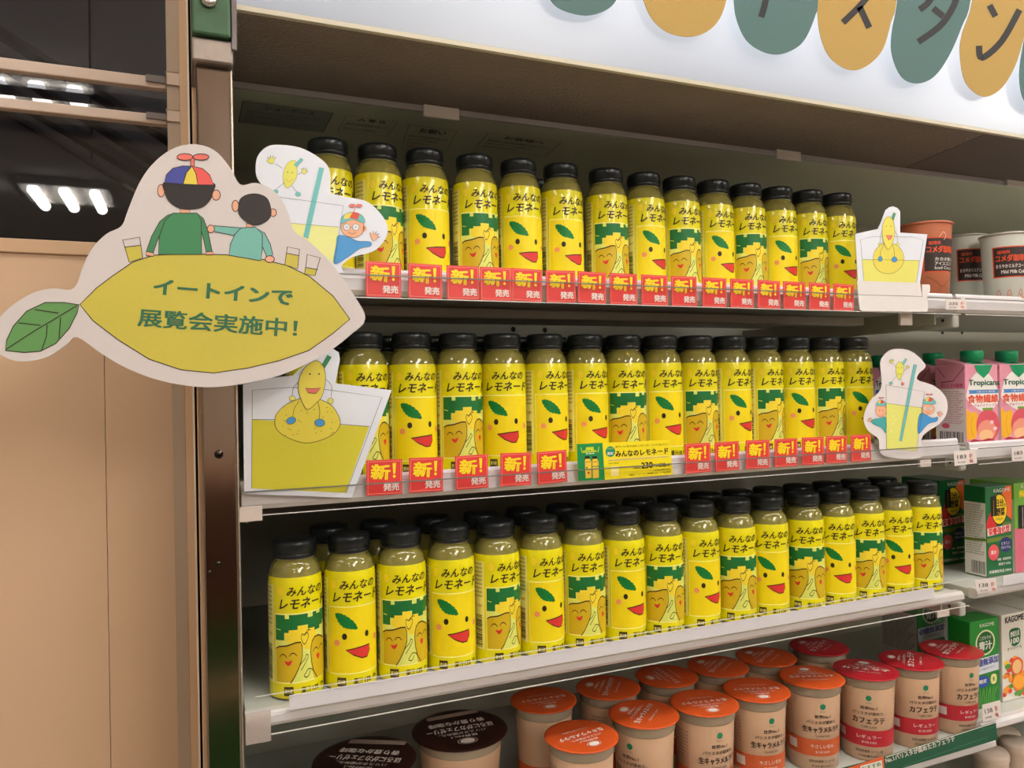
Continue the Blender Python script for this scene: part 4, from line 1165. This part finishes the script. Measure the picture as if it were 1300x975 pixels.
shop_cup('B', 1173, 270, .786, 'brown cocoa cup behind the lemon card at the shelf end', 1.04, 42, 1.08)
shop_cup('W', 1224, 290, .838, 'white milk coffee cup with orange rim, middle of three', .95, 26, 1.10)
shop_cup('W', 1277, 293, .764, 'white milk coffee cup cut by the right edge of view', 1.0, 14, .985)
shop_cup('B', 1105, 283, .90, 'brown cocoa cup deep behind the last lemonade bottle', 1.0)


# --- cartons
def carton(name, px_corner, px_right, y, z, H, back, face_fn, side_fn, body, label, group, top=None, rot=0.0):
    """front-left vertical edge at pixel column px_corner, front-right edge at px_right"""
    x0 = aty(px_corner, 600, y).x; x1 = aty(px_right, 600, y).x; W = x1 - x0; dep = (atx(back, 600, x0).y - y) if back > 1 else back
    r = empty(name, (x0, y, z), label, 'carton', group, rot)
    mb = MB().box(0, W, 0, dep, 0, H, body, .0012)
    b0 = mb.build('body', r)
    a = Art(); face_fn(a); a.build('printed_front', lambda u, v, l: (W * u / 100, -.0001 - l * LY, H * v / 100), b0)
    a = Art(); side_fn(a); a.build('printed_side', lambda u, v, l: (-.0001 - l * LY, dep * (1 - u / 100), H * v / 100), b0)
    if top: top(r, W, dep, H)
    return r


U1 = (0, 1)
DGR = ink((16, 106, 58)); OR2 = ink((232, 110, 50)); WH = ink((232, 228, 222)); RD2 = ink((216, 44, 52)); NB = ink((44, 50, 110)); OLIVE = ink((110, 130, 50))


def veg_front(a):
    a.poly([(50, 84), (75, 99), (99, 99), (99, 60), (80, 66)], OR2, 1); a.poly(sm([(2, 60), (20, 72), (40, 62), (30, 50), (6, 50)]), RD2, 1)
    a.poly([(60, 60), (99, 58), (99, 48), (60, 50)], OLIVE, 1)
    a.text('KAGOME', (30, 93), (92, 93), 4, WH, 2, .01, U1)
    a.shape(ell(50, 74, 29, 17, 24), ink((244, 206, 40)), 1.4, 2, smooth=False)
    a.text('1', (24, 68), (34, 68), 20, BLACK, 3, .05, U1); a.text('日分', (38, 77), (66, 77), 8, BLACK, 3, .04, U1); a.text('の', (67, 76), (74, 76), 4, BLACK, 3, .02, U1); a.text('野菜', (38, 67), (70, 67), 8.5, BLACK, 3, .04, U1)
    a.text('350g分', (36, 61.5), (64, 61.5), 3.4, BLACK, 3, 0, U1)
    a.poly([(4, 45.5), (92, 48), (92, 56), (4, 54)], WH, 2.4); a.text('栄養強化型', (8, 46), (88, 47.5), 8, RD2, 3, .04, U1)
    a.poly([(2, 38), (98, 40), (98, 44), (2, 43)], OLIVE, 1)
    a.poly(ell(72, 34, 22, 8.5), NB, 2); a.text('ビタミン', (56, 34), (88, 34), 3.4, WH, 3, .01, U1); a.text('カルシウム', (54, 29.5), (90, 29.5), 3.2, WH, 3, .01, U1)
    a.poly(ell(26, 27, 20, 9), ink((224, 84, 92)), 2); a.text('鉄分', (16, 25), (36, 25), 4.4, WH, 3, .02, U1)
    a.text('砂糖・食塩無添加', (40, 17), (92, 17), 3, WH, 2, .01, U1); a.text('野菜汁100%', (44, 11.5), (90, 11.5), 3, WH, 2, .01, U1)
    a.text('栄養機能食品 200ml', (8, 4), (92, 4), 3.4, WH, 2, .01, U1)


def info_side(topc, hfrac=82, bar=True, tc_=None):
    def fn(a):
        a.poly([(1, 1), (99, 1), (99, hfrac), (1, hfrac)], WH, 1)
        k = hfrac - 4
        while k > 22:
            a.text('原材料名野菜汁栄養成分表示内容量', (6, k), (94 - (k * 7) % 23, k), 1.7, ink((90, 90, 96)), 2, 0, U1); k -= 2.7
        if tc_: a.poly([(1, 38), (99, 40), (99, 43), (1, 41)], tc_, 3)
        random.seed(4); x = 30
        while bar and x < 92:
            w_ = random.choice((1.2, 2, 3)); a.poly([(x, 3), (x + w_, 3), (x + w_, 17), (x, 17)], ink((60, 60, 66)), 2); x += w_ + random.choice((1.2, 2))
    return fn


BG = mat('carton_green', (18, 104, 58), .35, coat=.2); BP = mat('carton_pink', (226, 150, 172), .4, coat=.2); BLG = mat('carton_light_green', (110, 170, 60), .35, coat=.2)
BW = mat('carton_white', (226, 222, 212), .4, coat=.2); BG2 = mat('carton_grass', (24, 140, 48), .35, coat=.2)
HV = .1315
carton('vegetable_carton', 1250.6, 1284, .765, ZS[2] + .0005, HV, 1223, veg_front, info_side(None, 82, True, OLIVE), BG, 'green vegetable juice carton on third right shelf, its small-print side showing', 'vegetable juice cartons')
carton('vegetable_carton', 1193, 1225, .845, ZS[2] + .0005, HV, .07, veg_front, info_side(None, 82, True, OLIVE), BG, 'green vegetable juice carton set back beside the last lemonade bottle', 'vegetable juice cartons')


def veg2_front(a):
    a.poly([(0, 0), (100, 0), (100, 45), (0, 50)], ink((214, 110, 130)), 1)
    a.text('KAGOME', (26, 94), (92, 94), 4, WH, 2, .01, U1); a.text('緑黄色', (18, 84), (98, 84), 8, ink((240, 220, 40)), 2, .04, U1)
    a.poly(ell(70, 62, 50, 19, 24), WH, 2); a.text('1', (22, 50), (36, 50), 24, BLACK, 3, .05, U1); a.text('日分', (42, 62), (98, 62), 12, BLACK, 3, .04, U1); a.text('野菜', (44, 48), (98, 48), 12, BLACK, 3, .04, U1)
    a.text('果汁', (30, 20), (90, 20), 10, ink((224, 60, 50)), 3, .03, U1)


carton('vegetable_carton', 1286.5, 1322, .765, ZS[2] + .0005, HV + .001, .07, veg2_front, info_side(None), BLG, 'light green and pink vegetable juice carton cut by right edge', 'vegetable juice cartons')


def aojiru(a):
    a.poly([(0, 0), (100, 0), (100, 38), (0, 40)], ink((30, 120, 50)), 1)
    a.poly([(2, 38), (98, 40), (98, 58), (2, 56)], ink((214, 220, 226)), 1.5)
    a.text('KAGOME', (34, 92), (84, 92), 4, WH, 2, .01, U1)
    a.poly(ell(52, 74, 34, 14.5, 24), ink((226, 230, 190)), 2); a.poly(ell(52, 74, 29, 12.5, 24), ink((20, 96, 40)), 2.4)
    a.text('こだわりの', (32, 77.5), (72, 77.5), 4, WH, 3, .01, U1); a.text('青汁', (30, 66), (74, 66), 9.5, WH, 3, .04, U1)
    a.text('砂糖無添加', (6, 47), (96, 49), 8, ink((60, 70, 150)), 2, .04, U1); a.text('さらり飲みやすい', (20, 42), (84, 43.5), 3, ink((60, 70, 150)), 2, 0, U1)
    a.poly(ell(42, 30, 22, 6.5), ink((40, 80, 170)), 2); a.text('糖質', (28, 28), (54, 28), 4.5, WH, 3, .02, U1); a.text('0', (70, 25), (88, 25), 11, ink((236, 226, 150)), 3, .05, U1)
    for k in range(9): a.line(sm([(20 + k * 8, 2), (24 + k * 7, 12), (20 + k * 8 + (k % 3) * 4, 22)], False), 2.6, ink((90, 160, 50)), 2)


carton('green_juice_carton', 1227.5, 1264, .765, -.478 + .0005, .1265, 1199, aojiru, info_side(None, 72), BG2, 'bright green barley grass juice carton on fourth right shelf', 'cartons on the fourth right shelf')
carton('green_juice_carton', 1161, 1196, .90, -.478 + .0005, .1265, .07, aojiru, info_side(None, 72), BG2, 'shaded green juice carton deep behind the red-lidded cups', 'cartons on the fourth right shelf')


def kag(a):
    a.text('KAGOME', (14, 90), (90, 91), 7, BLACK, 2, .03, U1)
    a.shape([(30, 80), (52, 83), (74, 80), (72, 66), (50, 62), (34, 66)], DGR, 0, 2); a.text('野菜生活', (34, 73), (70, 74), 6, WH, 3, .03, U1); a.text('100', (36, 65), (68, 66), 6, WH, 3, .03, U1)
    a.text('オリジナル', (20, 58), (80, 59), 3.4, CINK, 2, .01, U1)
    random.seed(9)
    for k in range(34):
        a.poly(ell(random.uniform(6, 94), random.uniform(4, 50), random.uniform(7, 13), random.uniform(2.5, 5), 12), random.choice((ink((224, 70, 50)), ink((240, 190, 50)), ink((240, 150, 50)), ink((90, 150, 60)))), 2 + k * .06)
    a.poly(ell(58, 38, 25, 11, 22), ink((222, 90, 60)), 5); a.poly(ell(58, 38, 19, 8, 22), ink((238, 190, 130)), 5.5); a.poly(ell(64, 20, 27, 10, 22), ink((242, 140, 40)), 6); a.poly(ell(64, 20, 22, 8, 22), ink((248, 170, 60)), 6.4)


carton('mixed_juice_carton', 1268, 1299, .765, -.478 + .0005, .1275, .07, kag, info_side(None, 60), BW, 'white fruit-printed mixed juice carton right of the green juice carton', 'cartons on the fourth right shelf')
carton('mixed_juice_carton', 1302, 1334, .765, -.478 + .0005, .1275, .07, kag, info_side(None, 60), BW, 'fruit-printed juice carton cut by the right edge', 'cartons on the fourth right shelf')


# --- pink peach cartons with green screw caps on the middle right shelf
def peach_front(a):
    PK = ink((222, 128, 158)); WHT = ink((234, 230, 226))
    a.poly(sm([(4, 66), (20, 84), (50, 93), (80, 84), (99, 66), (99, 52), (70, 42), (40, 44), (6, 56)]), WHT, 1.5)
    a.text('Tropicana', (10, 72), (104, 72), 9, ink((20, 88, 66)), 2.5, .03, U1)
    a.poly([(8, 64), (99, 64), (99, 68.5), (8, 68.5), (12, 66)], ink((70, 130, 196)), 2); a.text('1食分の果実', (34, 64.8), (90, 64.8), 2.8, WH, 3, 0, U1)
    a.text('食物繊維', (6, 52.5), (99, 52.5), 10, ink((224, 84, 50)), 2.5, .03, U1); a.text('ピーチ&パイナップル', (8, 47.5), (96, 47.5), 3.6, ink((206, 70, 120)), 2.5, .01, U1)
    a.poly([(50, 43), (82, 43), (82, 46), (50, 46)], ink((120, 160, 60)), 2.5)
    a.poly(sm([(2, 44), (14, 40), (34, 40), (30, 12), (8, 8), (2, 12)]), ink((240, 180, 40)), 1.6)
    a.poly(ell(66, 24, 36, 20, 26), ink((214, 84, 100)), 2); a.poly(ell(62, 18, 28, 13, 22), ink((232, 150, 130)), 2.3); a.poly(ell(60, 12, 22, 7, 20), ink((238, 190, 140)), 2.5)
    a.line(sm([(20, 36), (14, 24), (22, 10)], False), 1.2, ink((214, 140, 20)), 2); a.poly(sm([(4, 2), (20, 8), (44, 6), (70, 8), (96, 3), (96, 1), (4, 1)]), ink((170, 40, 60)), 3)
    for x, y in ((78, 28), (88, 20)): a.poly(ell(x, y, 6, 2.4, 10), ink((246, 210, 214)), 3)


def peach_side(a):
    a.poly([(1, 1), (99, 1), (99, 70), (1, 70)], ink((234, 222, 222)), 1)
    a.text('おいしさの秘密', (20, 72), (92, 72), 5, ink((206, 50, 110)), 2, .02, U1)
    k = 66
    while k > 26: a.text('トロピカルな果実の食物繊維', (12, k), (94 - (k * 5) % 21, k), 1.8, ink((206, 70, 120)), 2, 0, U1); k -= 2.8
    a.poly(ell(34, 24, 14, 3.4, 8), ink((224, 90, 120)), 2)
    x = 14
    random.seed(6)
    while x < 90:
        w_ = random.choice((2, 3, 4.5)); a.poly([(x, 4), (x + w_, 4), (x + w_, 17), (x, 17)], ink((60, 56, 60)), 2); x += w_ + random.choice((2, 3))
    a.line([(10, 96), (34, 84)], 1.2, ink((150, 60, 90)), 2); a.line([(20, 78), (60, 80), (99, 97)], 1.2, ink((150, 60, 90)), 2)


GCAP = mat('cap_green', (0, 150, 96), .35, bump=.1)


def peach_top(r, W, dep, H):
    mb = MB(); z0 = H
    mb.add([(.001, .001, z0), (W - .001, .001, z0), (W - .001, dep, z0 + .010), (.001, dep, z0 + .010), (.001, dep, z0), (W - .001, dep, z0)], [(0, 1, 2, 3), (0, 3, 4), (1, 5, 2), (3, 2, 5, 4), (0, 4, 5, 1)], BP)
    mb.build('gable', r)
    cx, cy = W * .55, dep * .36
    MB().lathe([(.0135, z0 + .0035), (.0138, z0 + .006), (.0150, z0 + .0062), (.0152, z0 + .019), (.0142, z0 + .0205), (.0001, z0 + .0203)], GCAP, 44, cx, cy, 0, knurl=-.0003, close=False).build('screw_cap', r)
    sp = MB(); t = .0006
    sp.add([(cx - .019, -t, z0 - .001), (cx + .019, -t, z0 - .001), (cx + .012, -t, z0 - .012), (cx, -t, z0 - .020), (cx - .012, -t, z0 - .012), (cx - .019, .01, z0 + .003), (cx + .019, .01, z0 + .003)], [(0, 4, 3, 2, 1), (0, 1, 6, 5)], GCAP)
    sp.build('spout_flap', r)


HP = .1165
for (a0, a1, yy, lab) in ((1227.5, 1269, .762, 'pink peach juice carton with green cap, its small-print side showing'), (1271.5, 1314, .764, 'pink peach juice carton with green cap at the right edge'),
                          (1183, 1214, .84, 'pink peach juice carton with green cap set back behind the glass card'), (1110, 1142, .93, 'shaded peach juice carton deep behind the last middle-shelf bottle'), ):
    carton('peach_juice_carton', a0, a1, yy, Z2R + .0005, HP, .048, peach_front, peach_side, BP, lab, 'peach juice cartons', peach_top)


def orange_front(a):
    a.poly([(0, 0), (100, 0), (100, 60), (0, 60)], ink((240, 150, 60)), 1); a.text('KAGOME', (20, 70), (96, 70), 8, DGR, 2, .03, U1); a.poly(ell(60, 30, 34, 16), ink((230, 90, 50)), 2)


def wtop(r, W, dep, H):
    MB().lathe([(.0135, H + .001), (.014, H + .003), (.014, H + .015), (.013, H + .016), (.0001, H + .0158)], WHITE_PL, 36, W * .5, dep * .4, 0, close=False).build('screw_cap', r)


carton('orange_juice_carton', 1151, 1180, .90, Z2R + .0005, .124, .05, orange_front, info_side(None), BW, 'orange and white juice carton with white cap behind the glass card', 'juice cartons on the middle right shelf', wtop)


# --- small price labels on the right bay rails
def price(cpx, txt, label, Y=.7222):
    r = empty('price_label', tuple(aty(sum(p[0] for p in cpx) / 4, sum(p[1] for p in cpx) / 4, Y)), label, 'price label', 'small price labels on the right bay')
    bo = card_board('paper', cpx, Y, .0004, mat('label_paper', (226, 216, 212), .5), None, False)
    a = Art(); A, B, Cc, D = [Vector(p) for p in cpx]
    f = lambda s, t: tuple(A + (B - A) * s + (D - A) * t)
    a.text(txt, f(.14, .55), f(.56, .55), (D - A).length * .26, ink((70, 66, 66)), 2, .01)
    a.text('税込価格', f(.14, .85), f(.5, .85), (D - A).length * .12, ink((90, 86, 86)), 2, 0)
    a.text('値下', f(.7, .55), f(.86, .55), (D - A).length * .3, ink((206, 90, 70)), 2, .01); a.text('特価', f(.7, .88), f(.86, .88), (D - A).length * .24, ink((206, 90, 70)), 2, .01)
    ar = a.build('printed_sheet', plane_y(Y)); reparent(r, bo, ar)


price([(1200.5, 380), (1227, 380), (1227, 393), (1201, 393)], '235', 'small price label below the milk coffee cups on top right shelf')
price([(1211, 573), (1238, 570.5), (1240.5, 588), (1212, 591.5)], '183', 'small price label under the nearest peach juice carton')
price([(1284, 569), (1308, 566), (1309, 583), (1285, 586)], '183', 'small price label at the right edge under the peach cartons')
price([(1237, 736), (1264, 734), (1266, 749), (1241, 754)], '138', 'small price label under the vegetable juice cartons', .7188)
price([(1247, 895), (1270, 889), (1272, 911), (1248, 917)], '138', 'small price label under the green juice carton', .7258)

# white round tubs below the right bay's fourth shelf
for i, (u, v, rr) in enumerate(((1258, 952, .024), (1290, 940, .022), (1268, 926, .030))):
    p = atz(u, v, -.545)
    y = .80 + (.05 if i == 2 else 0) ; p = aty(u, v, y)
    r = empty('yogurt_tub', (p.x, y, p.z - .07), ['white round tub nearest the green strip end', 'white round tub at the lower right corner of the view', 'larger white tub lid behind the two small tubs'][i], 'tub', 'white tubs under the fourth right shelf')
    MB().lathe([(rr * .85, 0), (rr * .97, .058)], mat('tub_white', (214, 196, 180), .4), 32).build('body', r)
    MB().lathe([(rr, .058), (rr * 1.02, .06), (rr * 1.02, .066), (rr * .96, .070), (.0001, .0702)], mat('tub_lid', (222, 206, 192), .35), 36, close=False).build('lid', r)
struct('fridge_lower_deck', MB().box(XL, XR, .735, 1.16, -.665, -.645, TRAY))
